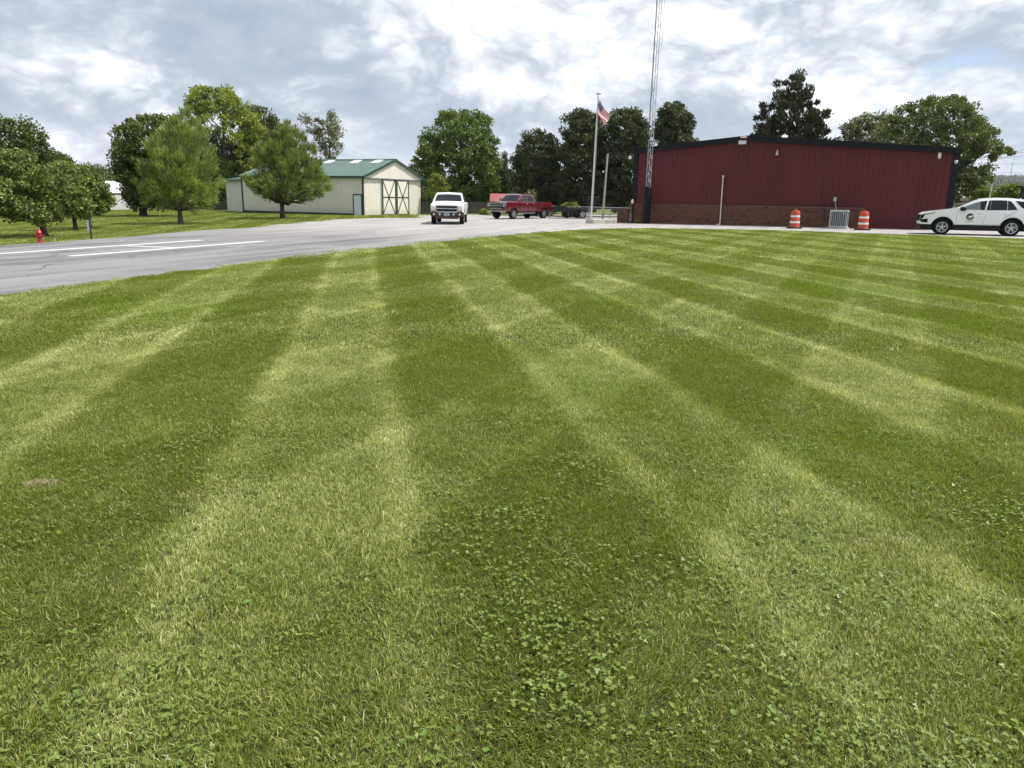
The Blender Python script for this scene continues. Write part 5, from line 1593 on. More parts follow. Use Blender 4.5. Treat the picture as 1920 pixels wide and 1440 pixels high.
def tree(name, label, base, sil, Y, leaf, bark, n_clump=170, n_leaf=190, size=0.13, width=0.34, csize=0.5, style='broad', trunk_r=0.2, lean_x=0.0,
         prim=14, hollow=0.35, group=None, cat='tree', depthf=1.0, trunk_top=0.8, flat=0.75, low=None, twig=0.02, rej=None):
    """base: (px, py) trunk foot; sil: rows (py, x_left, x_right) traced on the photograph, given their real size at depth Y"""
    rng = np.random.default_rng(abs(hash(label)) % 1 + sum(ord(c) * (i + 3) for i, c in enumerate(label)))
    random.seed(sum(ord(c) for c in label))
    b = on(base[0], base[1], Y); bz = gz(b.x); bx = b.x
    rows = []
    for (py, xl, xr) in sil:
        a = on(xl, py, Y); c = on(xr, py, Y)
        rows.append((a.z - bz, a.x - bx, c.x - bx))
    rows.sort()
    zs = np.array([r_[0] for r_ in rows]); xl = np.array([r_[1] for r_ in rows]); xr = np.array([r_[2] for r_ in rows])
    z0, z1 = zs[0], zs[-1]
    cand_z = np.linspace(z0, z1, 200)
    wd = np.interp(cand_z, zs, xr) - np.interp(cand_z, zs, xl)
    pr = np.maximum(wd, 0.15) ** 1.5; pr /= pr.sum()
    C = []
    ph = rng.uniform(0, 6.28, 6)
    zk = 6.0 / max(2.0, z1 - z0)
    tries = 0
    mind = 0.55 * (np.sum(wd ** 2) * (cand_z[1] - cand_z[0]) * 0.8 / n_clump) ** (1 / 3.)
    while len(C) < n_clump and tries < n_clump * 60:
        tries += 1
        z = rng.choice(cand_z, p=pr) + rng.uniform(-.05, .05)
        l, r_ = np.interp(z, zs, xl), np.interp(z, zs, xr)
        cx, hw = (l + r_) / 2, (r_ - l) / 2
        an_ = rng.uniform(0, 2 * PI)
        rad = (hollow + (1 - hollow) * rng.uniform() ** 0.6)
        lump = 1.12 - 0.20 * (0.5 + 0.5 * math.sin(3 * an_ + ph[0] + z * 1.3 * zk)) - 0.18 * (0.5 + 0.5 * math.sin(5 * an_ + ph[1] - z * 2.3 * zk)) + (0.10 if rng.uniform() < 0.12 else 0)
        hw2 = max(0.05, hw - csize * 0.45)
        p = np.array([cx + math.cos(an_) * rad * hw2 * lump, math.sin(an_) * rad * max(hw2, 0.1) * depthf * lump, min(z, z1 - csize * 0.4)])
        if rej and rej((z - z0) / (z1 - z0), math.cos(an_) * rad, rad): continue
        if C and np.min(np.linalg.norm((np.array(C) - p) * [1, 1, 1.2], axis=1)) < mind * (0.6 if tries > n_clump * 20 else 1): continue
        C.append(p)
    C = np.array(C)
    root = empty(name, (bx, Y, bz), 0, label, cat, group)
    # trunk and limbs
    tb_ = MB()
    top = np.array([np.interp(z0 + (z1 - z0) * 0.6, zs, (xl + xr) / 2) * 0.7 + lean_x, 0, z0 + (z1 - z0) * trunk_top])
    nodes = []
    npt = 9
    tp = []
    for i in range(npt):
        t = i / (npt - 1)
        p = np.array([top[0] * t ** 1.4 + 0.05 * math.sin(4 * t + ph[2]) * top[2] * 0.15, 0.05 * math.cos(5 * t + ph[3]) * top[2] * 0.12, -0.12 + (top[2] + 0.12) * t])
        rr = trunk_r * (1 - 0.80 * t) * (1.35 if i == 0 else 1.0)
        tp.append((p, rr))
        if p[2] > (z0 * 0.7 if low is None else low): nodes.append((p, rr))
    tb_.tube([Vector(p) for p, _ in tp], [r_ for _, r_ in tp], 10)
    if not nodes: nodes = [tp[-1]]
    # fill between trunk points so limbs can leave anywhere
    tn = []
    for (p, r1), (q, r2) in zip(tp[:-1], tp[1:]):
        for k in range(4):
            t = k / 4
            if (p + (q - p) * t)[2] > (z0 * 0.75 if low is None else low): tn.append((p + (q - p) * t, r1 + (r2 - r1) * t))
    if not tn: tn = nodes
    # primary limbs
    order = [int(rng.integers(len(C)))]
    dist = np.linalg.norm(C - C[order[0]], axis=1)
    while len(order) < min(prim, len(C)):
        j = int(np.argmax(dist)); order.append(j); dist = np.minimum(dist, np.linalg.norm(C - C[j], axis=1))
    NP = [n_[0] for n_ in tn]; NR = [n_[1] for n_ in tn]
    def limb(a, ra, c, r_end, nseg=6, up=0.22):
        L_ = np.linalg.norm(c - a)
        pts = []
        for k in range(nseg + 1):
            t = k / nseg
            p = a + (c - a) * t
            p = p + np.array([0, 0, up * L_ * math.sin(PI * t) * (0.6 if style != 'cypress' else -0.35)]) + (rng.normal(size=3) * 0.03 * L_ if 0 < k < nseg else 0)
            pts.append(p)
        rs = [ra + (r_end - ra) * (k / nseg) ** 0.8 for k in range(nseg + 1)]
        tb_.tube([Vector(p) for p in pts], rs, 6, cap=False)
        for k in range(1, nseg + 1): NP.append(pts[k]); NR.append(rs[k])
    TN = np.array([n_[0] for n_ in tn])
    for j in order:
        c = C[j]
        rise = {'broad': 0.55, 'cypress': 0.95, 'cedar': 0.45, 'pear': 1.2, 'tall': 1.3}.get(style, 0.6)
        hz_ = np.hypot(c[0] - TN[:, 0], c[1] - TN[:, 1])
        k = int(np.argmin(np.abs((c[2] - TN[:, 2]) - rise * hz_)))
        limb(TN[k], max(tn[k][1] * 0.55, twig), c, twig * 0.6)
    rest = [j for j in range(len(C)) if j not in order]
    rest.sort(key=lambda j: C[j][2])
    for j in rest:
        A_ = np.array(NP); d = np.linalg.norm(A_ - C[j], axis=1) + np.maximum(0, A_[:, 2] - C[j][2]) * 1.5
        k = int(np.argmin(d))
        if d[k] > 0.15: limb(A_[k], min(NR[k] * 0.7, twig * 2), C[j], twig * 0.45, 3, 0.12)
    tb_.build('trunk', bark, root, smooth=60)
    # crown
    m = len(C) * n_leaf
    ci = np.repeat(np.arange(len(C)), n_leaf)
    cen = C[ci]
    q = rng.normal(size=(m, 3)); q = unit(q) * (rng.uniform(0, 1, (m, 1)) ** 0.45)
    cs = (csize * rng.uniform(0.45, 1.25, len(C)))[ci][:, None]
    P = cen + q * cs * np.array([1, 1, flat])
    axis = np.array([(np.interp(P[:, 2], zs, xl) + np.interp(P[:, 2], zs, xr)) / 2 * 0.6, np.zeros(m), P[:, 2] * 0 + z0 + (z1 - z0) * 0.25]).T
    outw = unit(P - axis)
    if style == 'cypress':
        D = unit(outw * 0.8 + np.array([0, 0, 0.55]) + rng.normal(size=(m, 3)) * 0.30)
    elif style == 'cedar':
        D = unit(outw * 0.7 + np.array([0, 0, 0.7]) + rng.normal(size=(m, 3)) * 0.45)
    elif style == 'pear':
        D = unit(outw * 0.5 + rng.normal(size=(m, 3)) * 0.7)
    else:
        D = unit(outw * 0.45 + np.array([0, 0, -0.1]) + rng.normal(size=(m, 3)) * 0.7)
    V, F = leaves(P, D, size, width, rng)
    mesh_np('crown', V, F, leaf, root)
    return root


# near left group on the far side of the drive
tree('crabapple_tree', 'broad low crabapple beside the red hydrant, with reddish-green leaves', (87, 452), [(284, 10, 62), (300, -20, 90), (325, -50, 118), (360, -75, 140), (378, -75, 150), (396, -60, 145), (408, 30, 128), (416, 60, 110)], 30.5,
     M['L_crab'], M['bark_dark'], n_clump=165, n_leaf=150, size=0.11, width=0.36, csize=0.33, trunk_r=0.13, prim=18, hollow=0.25, group='low trees along the drive')
tree('crabapple_tree', 'smaller leaning crabapple just right of the broad one', (141, 428), [(308, 95, 125), (335, 82, 160), (370, 88, 172), (392, 100, 172), (403, 115, 160)], 36,
     M['L_crab'], M['bark_dark'], n_clump=95, n_leaf=130, size=0.12, width=0.36, csize=0.33, trunk_r=0.11, prim=12, group='low trees along the drive')
tree('crabapple_tree', 'crabapple with twin stems behind the narrow road sign', (168, 425), [(312, 132, 162), (332, 122, 188), (360, 118, 205), (380, 125, 213), (392, 140, 205), (400, 152, 195)], 38.5,
     M['L_crab'], M['bark_dark'], n_clump=100, n_leaf=130, size=0.12, width=0.36, csize=0.33, trunk_r=0.12, prim=12, group='low trees along the drive')
tree('shade_tree', 'tall dark round-headed tree at the left end behind the crabapple', (12, 405), [(219, -15, 30), (232, -70, 62), (252, -95, 82), (275, -110, 100), (297, -115, 108), (318, -110, 82), (350, -100, 60), (385, -70, 40)], 60,
     M['L_maple'], M['bark_dark'], n_clump=210, n_leaf=150, size=0.20, width=0.36, csize=0.75, trunk_r=0.35, prim=16)
tree('shade_tree', 'small olive tree between the left crabapples and the far tree line', (130, 400), [(288, 98, 112), (300, 92, 136), (325, 90, 160), (355, 92, 168), (380, 100, 160)], 68,
     M['L_crab'], M['bark_dark'], n_clump=110, n_leaf=130, size=0.19, width=0.36, csize=0.62, trunk_r=0.2)
tree('maple_tree', 'dense dark maple behind the feathery left cypress', (268, 396), [(213, 250, 300), (225, 232, 345), (250, 221, 372), (280, 211, 378), (310, 206, 378), (340, 211, 372), (365, 222, 362), (385, 240, 345)], 61,
     M['L_maple'], M['bark_dark'], n_clump=210, n_leaf=170, size=0.19, width=0.38, csize=0.66, trunk_r=0.26, prim=18)
tree('cypress_tree', 'feathery bald cypress left of the barn, with a bare lower trunk', (340, 421), [(209, 345, 352), (216, 322, 366), (238, 296, 384), (270, 276, 396), (305, 268, 404), (335, 262, 410), (362, 262, 416), (378, 275, 410), (388, 305, 385)], 45.5,
     M['L_cypress'], M['bark'], n_clump=230, n_leaf=120, size=0.25, width=0.075, csize=0.34, style='cypress', trunk_r=0.14, prim=34, hollow=0.2, trunk_top=0.93, flat=1.0, twig=0.014)
tree('locust_tree', 'tallest yellow-green tree with open branching behind the left cypress', (425, 398), [(162, 375, 420), (175, 356, 445), (192, 352, 462), (212, 350, 478), (235, 352, 490), (262, 372, 498), (290, 395, 498), (330, 400, 490)], 93,
     M['L_tall'], M['bark_dark'], n_clump=150, n_leaf=125, size=0.25, width=0.34, csize=0.78, style='tall', trunk_r=0.34, prim=16, hollow=0.55, trunk_top=0.50, low=4.5, twig=0.075, rej=lambda t, x, r_: (x < 0.25 and t < 0.72 and r_ < 0.93) or (t < 0.45 and x < 0.1))
for i, (lab, bs, sil, Y, lf, nc) in enumerate([
    ('dusky woodland tree between the locust and the barn cypress', (470, 398), [(199, 468, 480), (215, 455, 512), (235, 448, 540), (265, 442, 560), (300, 440, 560), (345, 445, 545), (380, 455, 530)], 98, 'L_mid', 210),
    ('shadowy understorey tree filling the gap under the tall locust', (400, 398), [(255, 385, 440), (275, 362, 470), (305, 352, 485), (345, 350, 490), (380, 362, 470)], 97, 'L_mid', 180),
    ('pale green bushy tree behind the lap-sided shed', (425, 398), [(300, 405, 440), (318, 392, 462), (345, 386, 470), (372, 390, 462), (390, 400, 445)], 92, 'L_maple2', 110)]):
    tree('woodland_tree', lab, bs, sil, Y, M[lf], M['bark_dark'], n_clump=nc, n_leaf=110, size=0.27, width=0.36, csize=0.88, trunk_r=0.25)
tree('cypress_tree', 'spreading yellow-green bald cypress in front of the tan barn', (530, 409.5), [(224, 536, 541), (240, 522, 552), (258, 500, 574), (280, 482, 594), (305, 470, 606), (330, 462, 617), (345, 457, 623), (355, 464, 618), (365, 484, 600), (375, 510, 570)], 57,
     M['L_cypress2'], M['bark_dark'], n_clump=260, n_leaf=115, size=0.31, width=0.075, csize=0.38, style='cypress', trunk_r=0.17, prim=50, hollow=0.2, trunk_top=0.93, flat=0.9, twig=0.032)
tree('poplar_tree', 'thin airy grey-green tree rising above the barn roof', (625, 396), [(206, 608, 632), (222, 565, 642), (240, 572, 646), (262, 585, 645), (285, 595, 652), (300, 598, 652)], 96,
     M['L_airy'], M['bark_grey'], n_clump=60, n_leaf=60, size=0.28, width=0.25, csize=0.72, style='tall', trunk_r=0.2, prim=10, hollow=0.5, trunk_top=0.85, low=5, twig=0.045)
tree('maple_tree', 'big round bright green maple behind the white pickup', (873, 402), [(209, 838, 892), (222, 805, 925), (242, 797, 936), (262, 789, 944), (282, 772, 944), (300, 766, 946), (322, 766, 944), (345, 775, 936), (365, 790, 918), (380, 805, 910)], 91,
     M['L_maple2'], M['bark_dark'], n_clump=270, n_leaf=180, size=0.25, width=0.36, csize=0.80, trunk_r=0.32, prim=22, hollow=0.4)
tree('sapling_tree', 'small yellow-green tree just right of the barn, above the fence', (812, 400), [(328, 806, 824), (345, 797, 842), (365, 795, 850), (385, 800, 840)], 77,
     M['L_yellow'], M['bark_dark'], n_clump=60, n_leaf=110, size=0.16, width=0.36, csize=0.42, trunk_r=0.09)
tree('sapling_tree', 'yellowish tree between the round maple and the dark pear row', (925, 400), [(298, 905, 935), (318, 895, 950), (345, 893, 955), (372, 900, 950)], 95,
     M['L_maple2'], M['bark_dark'], n_clump=90, n_leaf=110, size=0.18, width=0.36, csize=0.55, trunk_r=0.12)
tree('spruce_tree', 'thin pointed spruce between the round maple and the pears', (946, 400), [(283, 944, 948), (300, 940, 952), (320, 936, 957), (345, 931, 960), (375, 929, 963)], 92,
     M['L_spruce'], M['bark_dark'], n_clump=70, n_leaf=110, size=0.26, width=0.12, csize=0.45, style='cedar', trunk_r=0.12, trunk_top=1.0)
for i, (lab, bx_, sil, Y) in enumerate([
    ('leftmost and shortest pear tree of the dark row, behind the red truck', 1003, [(243, 992, 1016), (256, 976, 1036), (280, 967, 1051), (310, 957, 1056), (345, 953, 1062), (375, 957, 1058), (395, 978, 1040)], 74),
    ('second pear tree of the dark row, left of the flagpole', 1092, [(207, 1075, 1113), (220, 1058, 1128), (245, 1049, 1139), (280, 1041, 1146), (320, 1037, 1150), (360, 1039, 1148), (390, 1060, 1128)], 72),
    ('third pear tree of the dark row, between flagpole and tower', 1174, [(206, 1150, 1200), (220, 1138, 1212), (250, 1130, 1221), (285, 1126, 1226), (330, 1124, 1230), (370, 1128, 1228), (392, 1142, 1214)], 71),
    ('rightmost pear tree, rising above the maroon roof right of the tower', 1266, [(190, 1255, 1278), (203, 1234, 1292), (225, 1228, 1304), (250, 1224, 1311), (290, 1222, 1316), (340, 1224, 1314), (385, 1235, 1300)], 80)]):
    tree('pear_tree', lab, (bx_, 405), sil, Y, M['L_pear'], M['bark_dark'], n_clump=270, n_leaf=165, size=0.17, width=0.42, csize=0.62, style='pear', trunk_r=0.26, hollow=0.45, group='row of dark pear trees')
for i, (lab, bx_, sil, Y, lf) in enumerate([
    ('round yellow-green shrub against the wire fence', 1066, [(380, 1058, 1076), (388, 1050, 1086), (398, 1050, 1086), (407, 1054, 1080)], 68, 'L_yellow'),
    ('pale flowering shrub behind the red truck cab', 1000, [(358, 990, 1004), (366, 978, 1008), (378, 974, 1010), (392, 980, 1008)], 70, 'L_airy'),
    ('little weed bush at the brick corner beside the black sleeve', 1196, [(413, 1192, 1199), (416, 1190, 1202), (419, 1191, 1201)], 52.4, 'L_yellow'),
    ('low scrub in front of the wooden fence', 908, [(392, 903, 913), (398, 899, 917), (405, 901, 915)], 76, 'L_yellow')]):
    tree('shrub', lab, (bx_, 410), sil, Y, M[lf], M['bark_dark'], n_clump=34 if Y > 60 else 12, n_leaf=100 if Y > 60 else 40, size=0.13 if Y > 60 else 0.07, width=0.4, csize=0.32 if Y > 60 else 0.10, trunk_r=0.05 if Y > 60 else 0.02, prim=6, cat='shrub', twig=0.012)
tree('cedar_tree', 'dark ragged cedar standing tall behind the maroon roof', (1483, 402), [(132, 1483, 1491), (145, 1468, 1508), (158, 1450, 1516), (172, 1446, 1528), (190, 1434, 1530), (208, 1430, 1544), (224, 1412, 1560), (240, 1402, 1562), (262, 1400, 1562), (300, 1400, 1560), (350, 1410, 1550)], 74,
     M['L_cedar'], M['bark_grey'], n_clump=300, n_leaf=130, size=0.30, width=0.16, csize=0.52, style='cedar', trunk_r=0.3, prim=26, hollow=0.3, trunk_top=0.97, twig=0.03)
tree('elm_tree', 'large spreading tree behind the right end of the maroon building', (1762, 402), [(181, 1742, 1790), (190, 1700, 1822), (205, 1682, 1836), (222, 1668, 1850), (242, 1660, 1862), (265, 1655, 1872), (290, 1655, 1872), (312, 1665, 1860), (335, 1680, 1846), (358, 1700, 1830), (372, 1720, 1812)], 63,
     M['L_far'], M['bark_dark'], n_clump=260, n_leaf=180, size=0.18, width=0.34, csize=0.58, trunk_r=0.30, prim=24, hollow=0.4)
tree('elm_tree', 'lighter low tree peeking over the roof left of the large right tree', (1622, 402), [(213, 1630, 1656), (222, 1602, 1680), (238, 1580, 1690), (256, 1572, 1695), (290, 1570, 1680), (340, 1580, 1670)], 72,
     M['L_airy'], M['bark_dark'], n_clump=170, n_leaf=120, size=0.19, width=0.34, csize=0.60, trunk_r=0.22)
for i, (lab, bx_, sil, Y) in enumerate([
    ('broad yellow-green bush behind the middle of the SUV roof', 1892, [(347, 1885, 1902), (353, 1872, 1914), (363, 1864, 1920), (376, 1860, 1922), (388, 1865, 1918)], 78),
    ('smaller yellow-green bush beside the slim pale pole', 1842, [(352, 1836, 1848), (360, 1826, 1858), (372, 1822, 1862), (386, 1826, 1858)], 80),
    ('yellow-green bush past the dark capped post, at the picture edge', 1935, [(348, 1928, 1950), (358, 1918, 1965), (375, 1915, 1970)], 82)]):
    tree('shrub', lab, (bx_, 392), sil, Y, M['L_yellow'], M['bark_dark'], n_clump=90, n_leaf=110, size=0.17, width=0.4, csize=0.42, trunk_r=0.08, prim=8, cat='shrub', group='yellow-green bushes beyond the SUV')

# ---- the far line of trees: one mass nobody could count
rng = np.random.default_rng(5)
Vs = []; Fs = []; off = 0
clumps = []
for (pa_, pb_, Y, ty, amp) in ((-300, 240, 150, 318, 9), (90, 215, 120, 322, 6), (180, 480, 130, 345, 8), (480, 800, 140, 352, 8), (740, 1240, 120, 352, 10), (1180, 1700, 140, 340, 8), (1560, 1850, 130, 350, 6)):
    x = pa_
    while x < pb_:
        tz = on(x, ty + amp * (math.sin(x * 0.07) + 0.6 * math.sin(x * 0.19 + 1)), Y)
        h = tz.z
        for k in range(26):
            f = rng.uniform(0, 1)
            clumps.append((tz.x + rng.normal() * 1.2, Y + rng.uniform(0, 7), h * (0.08 + 0.92 * f) - 0.4 + rng.normal() * 0.2))
        x += 6.5
clumps = np.array(clumps)
ci = np.repeat(np.arange(len(clumps)), 34)
q = unit(rng.normal(size=(len(ci), 3))) * rng.uniform(0, 1, (len(ci), 1)) ** 0.4
P = clumps[ci] + q * 0.95
V, F = leaves(P, unit(q + rng.normal(size=q.shape) * 0.6), 0.42, 0.38, rng)
tl = mesh_np('distant_treeline', V, F, M['L_mid'], None, 'stuff')
tag(tl, 'dense far line of mixed trees closing the view behind the sheds and fence')

# ---- wooded hills at the right
HS = 1.75
def hill_h(x, y):
    r_ = 52 * math.exp(-((y - 1500) / 420) ** 2) * (0.75 + 0.16 * math.sin(x * 0.0035 + 2.0) + 0.10 * math.sin(x * 0.009) + 0.05 * math.sin(x * 0.021 + y * .01))
    r_ += 30 * math.exp(-((y - 900) / 220) ** 2) * (0.6 + 0.3 * math.sin(x * 0.006 + 0.6))
    edge = 1 / (1 + math.exp(-(x - 250) / 90))
    return r_ * edge
xs = np.linspace(0, 2500, 110); ys = np.linspace(520, 2100, 60)
V = np.array([(x * HS, y * HS, hill_h(x, y) * HS * 1.22 + 1.2) for y in ys for x in xs])
nx = len(xs)
F = np.array([(j * nx + i, j * nx + i + 1, (j + 1) * nx + i + 1, (j + 1) * nx + i) for j in range(len(ys) - 1) for i in range(nx - 1)])
hl = mesh_np('hills', V, F, M['L_hill'], None); hl.data.shade_smooth(); tag(hl, 'wooded hills fading blue behind the right edge', kind='structure')
cl_ = []
for _ in range(5200):
    x = rng.uniform(500, 1500); y = rng.uniform(640, 1600)
    if abs(x / y - 0.67) > 0.14: continue
    cl_.append((x, y, hill_h(x, y) + 3.0))
cl_ = np.array(cl_)
ci = np.repeat(np.arange(len(cl_)), 46)
q = unit(rng.normal(size=(len(ci), 3))) * rng.uniform(0, 1, (len(ci), 1)) ** 0.35
sc_ = rng.uniform(4.5, 8.5, len(cl_))[ci][:, None]
V, F = leaves((cl_[ci] * [1, 1, 1.2] + q * sc_ * [1, 1, 0.9]) * HS, unit(q + rng.normal(size=q.shape) * 0.5), 2.6 * HS, 0.42, rng)
tag(mesh_np('hill_woods', V, F, M['L_hill'], None, 'stuff'), 'continuous woods covering the blue hills at the right')
# mast on the hill
mp = on(1895, 329, 2500); mh = on(1898, 304, 2500).z - mp.z
mast = empty('hill_mast', (mp.x, mp.y, mp.z - 12), 0, 'faint tall lattice mast on top of the wooded hill', 'mast')
for k in range(3):
    a = 2 * PI * k / 3
    MB().tube([(2.2 * math.cos(a), 2.2 * math.sin(a), 0), (0.6 * math.cos(a), 0.6 * math.sin(a), mh + 12)], 0.28, 4).build('leg', M['mast'], mast)
mb = MB()
for i in range(12):
    z = i * (mh + 12) / 12; r_ = 2.2 - 1.6 * i / 12
    for k in range(3):
        a, b = 2 * PI * k / 3, 2 * PI * (k + 1) / 3
        mb.tube([(r_ * math.cos(a), r_ * math.sin(a), z), (r_ * math.cos(b), r_ * math.sin(b), z + (mh + 12) / 12)], 0.14, 3, cap=False)
mb.build('bracing', M['mast'], mast)
MB().box(-1.2, 1.2, -0.8, 0.8, mh + 10, mh + 12).build('antenna_panel', M['mast'], mast)


# ================================================================= LAWN
def blade_tile(name, n, size, hmin, hmax, w, lean, lean_dir, rng, segs=2, spread=0.9):
    """tuft tile of real blades; lean_dir: mean direction (angle) the mower laid them"""
    nt_ = max(1, n // 5); ti = rng.integers(0, nt_, n)
    tx_ = rng.uniform(-size / 2, size / 2, nt_); ty_ = rng.uniform(-size / 2, size / 2, nt_); td_ = rng.normal(size=nt_) * spread; tl_ = rng.normal(size=nt_) * 0.2; th_ = rng.uniform(0.7, 1.15, nt_)
    px_ = tx_[ti] + rng.normal(size=n) * 0.009 * (size / 0.34); py_ = ty_[ti] + rng.normal(size=n) * 0.009 * (size / 0.34)
    h = rng.uniform(hmin, hmax, n) * rng.uniform(0.7, 1.0, n) * th_[ti]
    th = lean_dir + td_[ti] + rng.normal(size=n) * 0.6
    ln = np.clip(lean + tl_[ti] + rng.normal(size=n) * 0.25, 0.03, 1.35)
    face = rng.uniform(0, 2 * PI, n)
    dx_, dy_ = np.cos(th), np.sin(th)
    ww = w * rng.uniform(0.7, 1.3, n)
    sx, sy = np.cos(face) * ww / 2, np.sin(face) * ww / 2
    V = []
    rowsn = segs + 1
    out = np.zeros((n, segs * 2 + 1, 3))
    for k in range(segs + 1):
        t = k / segs
        bend = ln * (0.55 + 0.6 * t)
        X = px_ + dx_ * h * t * np.sin(bend); Y_ = py_ + dy_ * h * t * np.sin(bend); Z = h * t * np.cos(bend) - 0.006
        wk = 1.0 - 0.35 * t
        if k < segs:
            out[:, 2 * k, 0] = X - sx * wk; out[:, 2 * k, 1] = Y_ - sy * wk; out[:, 2 * k, 2] = Z
            out[:, 2 * k + 1, 0] = X + sx * wk; out[:, 2 * k + 1, 1] = Y_ + sy * wk; out[:, 2 * k + 1, 2] = Z
        else:
            out[:, 2 * k, 0] = X; out[:, 2 * k, 1] = Y_; out[:, 2 * k, 2] = Z
    nv = segs * 2 + 1
    base = (np.arange(n) * nv)[:, None]
    tris = []
    for k in range(segs - 1):
        tris.append(base + np.array([2 * k, 2 * k + 1, 2 * k + 3])); tris.append(base + np.array([2 * k, 2 * k + 3, 2 * k + 2]))
    k = segs - 1
    tris.append(base + np.array([2 * k, 2 * k + 1, 2 * k + 2]))
    F = np.concatenate(tris)
    return out.reshape(-1, 3), F


def src(name, V, F, mats):
    me = bpy.data.meshes.new(name)
    n, (m, k) = len(V), F.shape
    me.vertices.add(n); me.vertices.foreach_set('co', np.ascontiguousarray(V, dtype=np.float32).ravel())
    me.loops.add(m * k); me.loops.foreach_set('vertex_index', F.astype(np.int32).ravel())
    me.polygons.add(m); me.polygons.foreach_set('loop_start', np.arange(0, m * k, k, dtype=np.int32))
    for m_ in mats: me.materials.append(m_)
    me.update(calc_edges=True)
    return bpy.data.objects.new(name, me)


def scatter(name, label, objs, pts, rots, scls, idx):
    """one object: points with attributes, a node tree that sets a tile on each"""
    colx = bpy.data.collections.new(name + '_tiles')
    for o in objs: colx.objects.link(o)
    me = bpy.data.meshes.new(name)
    n = len(pts)
    me.vertices.add(n); me.vertices.foreach_set('co', np.ascontiguousarray(pts, dtype=np.float32).ravel())
    a = me.attributes.new('rz', 'FLOAT_VECTOR', 'POINT'); a.data.foreach_set('vector', np.ascontiguousarray(rots, dtype=np.float32).ravel())
    a = me.attributes.new('sc', 'FLOAT_VECTOR', 'POINT'); a.data.foreach_set('vector', np.ascontiguousarray(scls, dtype=np.float32).ravel())
    a = me.attributes.new('ix', 'INT', 'POINT'); a.data.foreach_set('value', np.ascontiguousarray(idx, dtype=np.int32))
    me.update()
    o = bpy.data.objects.new(name, me); COL.objects.link(o)
    tag(o, label, kind='stuff')
    ng = bpy.data.node_groups.new(name, 'GeometryNodeTree')
    ng.interface.new_socket('Geometry', in_out='INPUT', socket_type='NodeSocketGeometry')
    ng.interface.new_socket('Geometry', in_out='OUTPUT', socket_type='NodeSocketGeometry')
    gi = ng.nodes.new('NodeGroupInput'); go = ng.nodes.new('NodeGroupOutput')
    ip = ng.nodes.new('GeometryNodeInstanceOnPoints')
    ci_ = ng.nodes.new('GeometryNodeCollectionInfo')
    ci_.inputs['Collection'].default_value = colx
    ci_.inputs['Separate Children'].default_value = True
    ci_.inputs['Reset Children'].default_value = True
    def attr(nm, ty):
        n_ = ng.nodes.new('GeometryNodeInputNamedAttribute'); n_.data_type = ty; n_.inputs['Name'].default_value = nm
        return [s_ for s_ in n_.outputs if s_.enabled and s_.name == 'Attribute'][0]
    e2r = ng.nodes.new('FunctionNodeEulerToRotation')
    L_ = ng.links.new
    L_(gi.outputs[0], ip.inputs['Points']); L_(ci_.outputs[0], ip.inputs['Instance'])
    ip.inputs['Pick Instance'].default_value = True
    L_(attr('ix', 'INT'), ip.inputs['Instance Index'])
    L_(attr('rz', 'FLOAT_VECTOR'), e2r.inputs[0]); L_(e2r.outputs[0], ip.inputs['Rotation'])
    L_(attr('sc', 'FLOAT_VECTOR'), ip.inputs['Scale'])
    L_(ip.outputs[0], go.inputs[0])
    md = o.modifiers.new('scatter', 'NODES'); md.node_group = ng
    return o


rng = np.random.default_rng(21)
tiles = []
for i in range(5):
    V, F = blade_tile('t', 1250, 0.34, 0.022, 0.050, 0.0037, 0.62, 0.0, rng, 3, 0.85); tiles.append(src('a_near_%d' % i, V, F, [M['blade']]))
for i in range(4):
    V, F = blade_tile('t', 900, 0.62, 0.034, 0.058, 0.0085, 0.62, 0.0, rng, 2, 0.7); tiles.append(src('b_mid_%d' % i, V, F, [M['blade']]))
for i in range(3):
    V, F = blade_tile('t', 700, 1.15, 0.040, 0.065, 0.018, 0.60, 0.0, rng, 1, 0.7); tiles.append(src('c_far_%d' % i, V, F, [M['blade']]))
for i in range(3):      # longer unkempt wisps
    V, F = blade_tile('t', 60, 0.30, 0.05, 0.095, 0.0046, 0.70, 0.0, rng, 3, 1.6); tiles.append(src('d_long_%d' % i, V, F, [M['blade']]))

lawn_poly = [(p[0], p[1]) for p in ne] + [(60, 30), (60, -2), (-14, -2)]
def add_zone(out, y0, y1, step, kinds, sc0, test, xlim=None):
    y = y0
    while y < y1:
        hwid = 0.74 * y + 2.6
        x = -hwid
        while x < hwid:
            xx = x + rng.uniform(-.35, .35) * step; yy = y + rng.uniform(-.35, .35) * step
            if test(xx, yy):
                sa = stripe_py(xx, yy, NA, 0.98); sb = stripe_py(xx, yy, NB, 0.72)
                # passes driven away from the camera lay the blades away, the next pass lays them back
                use_a = rng.uniform() < 0.6
                az_ = (PI / 2 - AZA) if use_a else (PI / 2 - AZB)
                away = sa if use_a else sb
                if not away: az_ += PI
                az_ += rng.normal() * 0.45
                s_ = sc0 * rng.uniform(0.85, 1.15)
                out.append((xx, yy, gz(xx), 0.0, 0.0, az_, s_, s_, s_ * rng.uniform(0.8, 1.15), int(rng.choice(kinds))))
            x += step
        y += step
out = []
inl = lambda x, y: in_poly(x, y, lawn_poly)
add_zone(out, 1.0, 8.2, 0.175, [0, 1, 2, 3, 4], 1.0, inl)
add_zone(out, 8.0, 21.0, 0.33, [5, 6, 7, 8], 1.0, inl)
add_zone(out, 20.5, 53.0, 0.75, [9, 10, 11], 1.0, inl)
add_zone(out, 1.0, 6.0, 0.42, [12, 13, 14], 1.0, lambda x, y: inl(x, y) and rng.uniform() < 0.55)
out = np.array(out)
scatter('lawn_grass', 'mown grass blades of the big striped lawn', tiles, out[:, :3], out[:, 3:6], out[:, 6:9], out[:, 9])

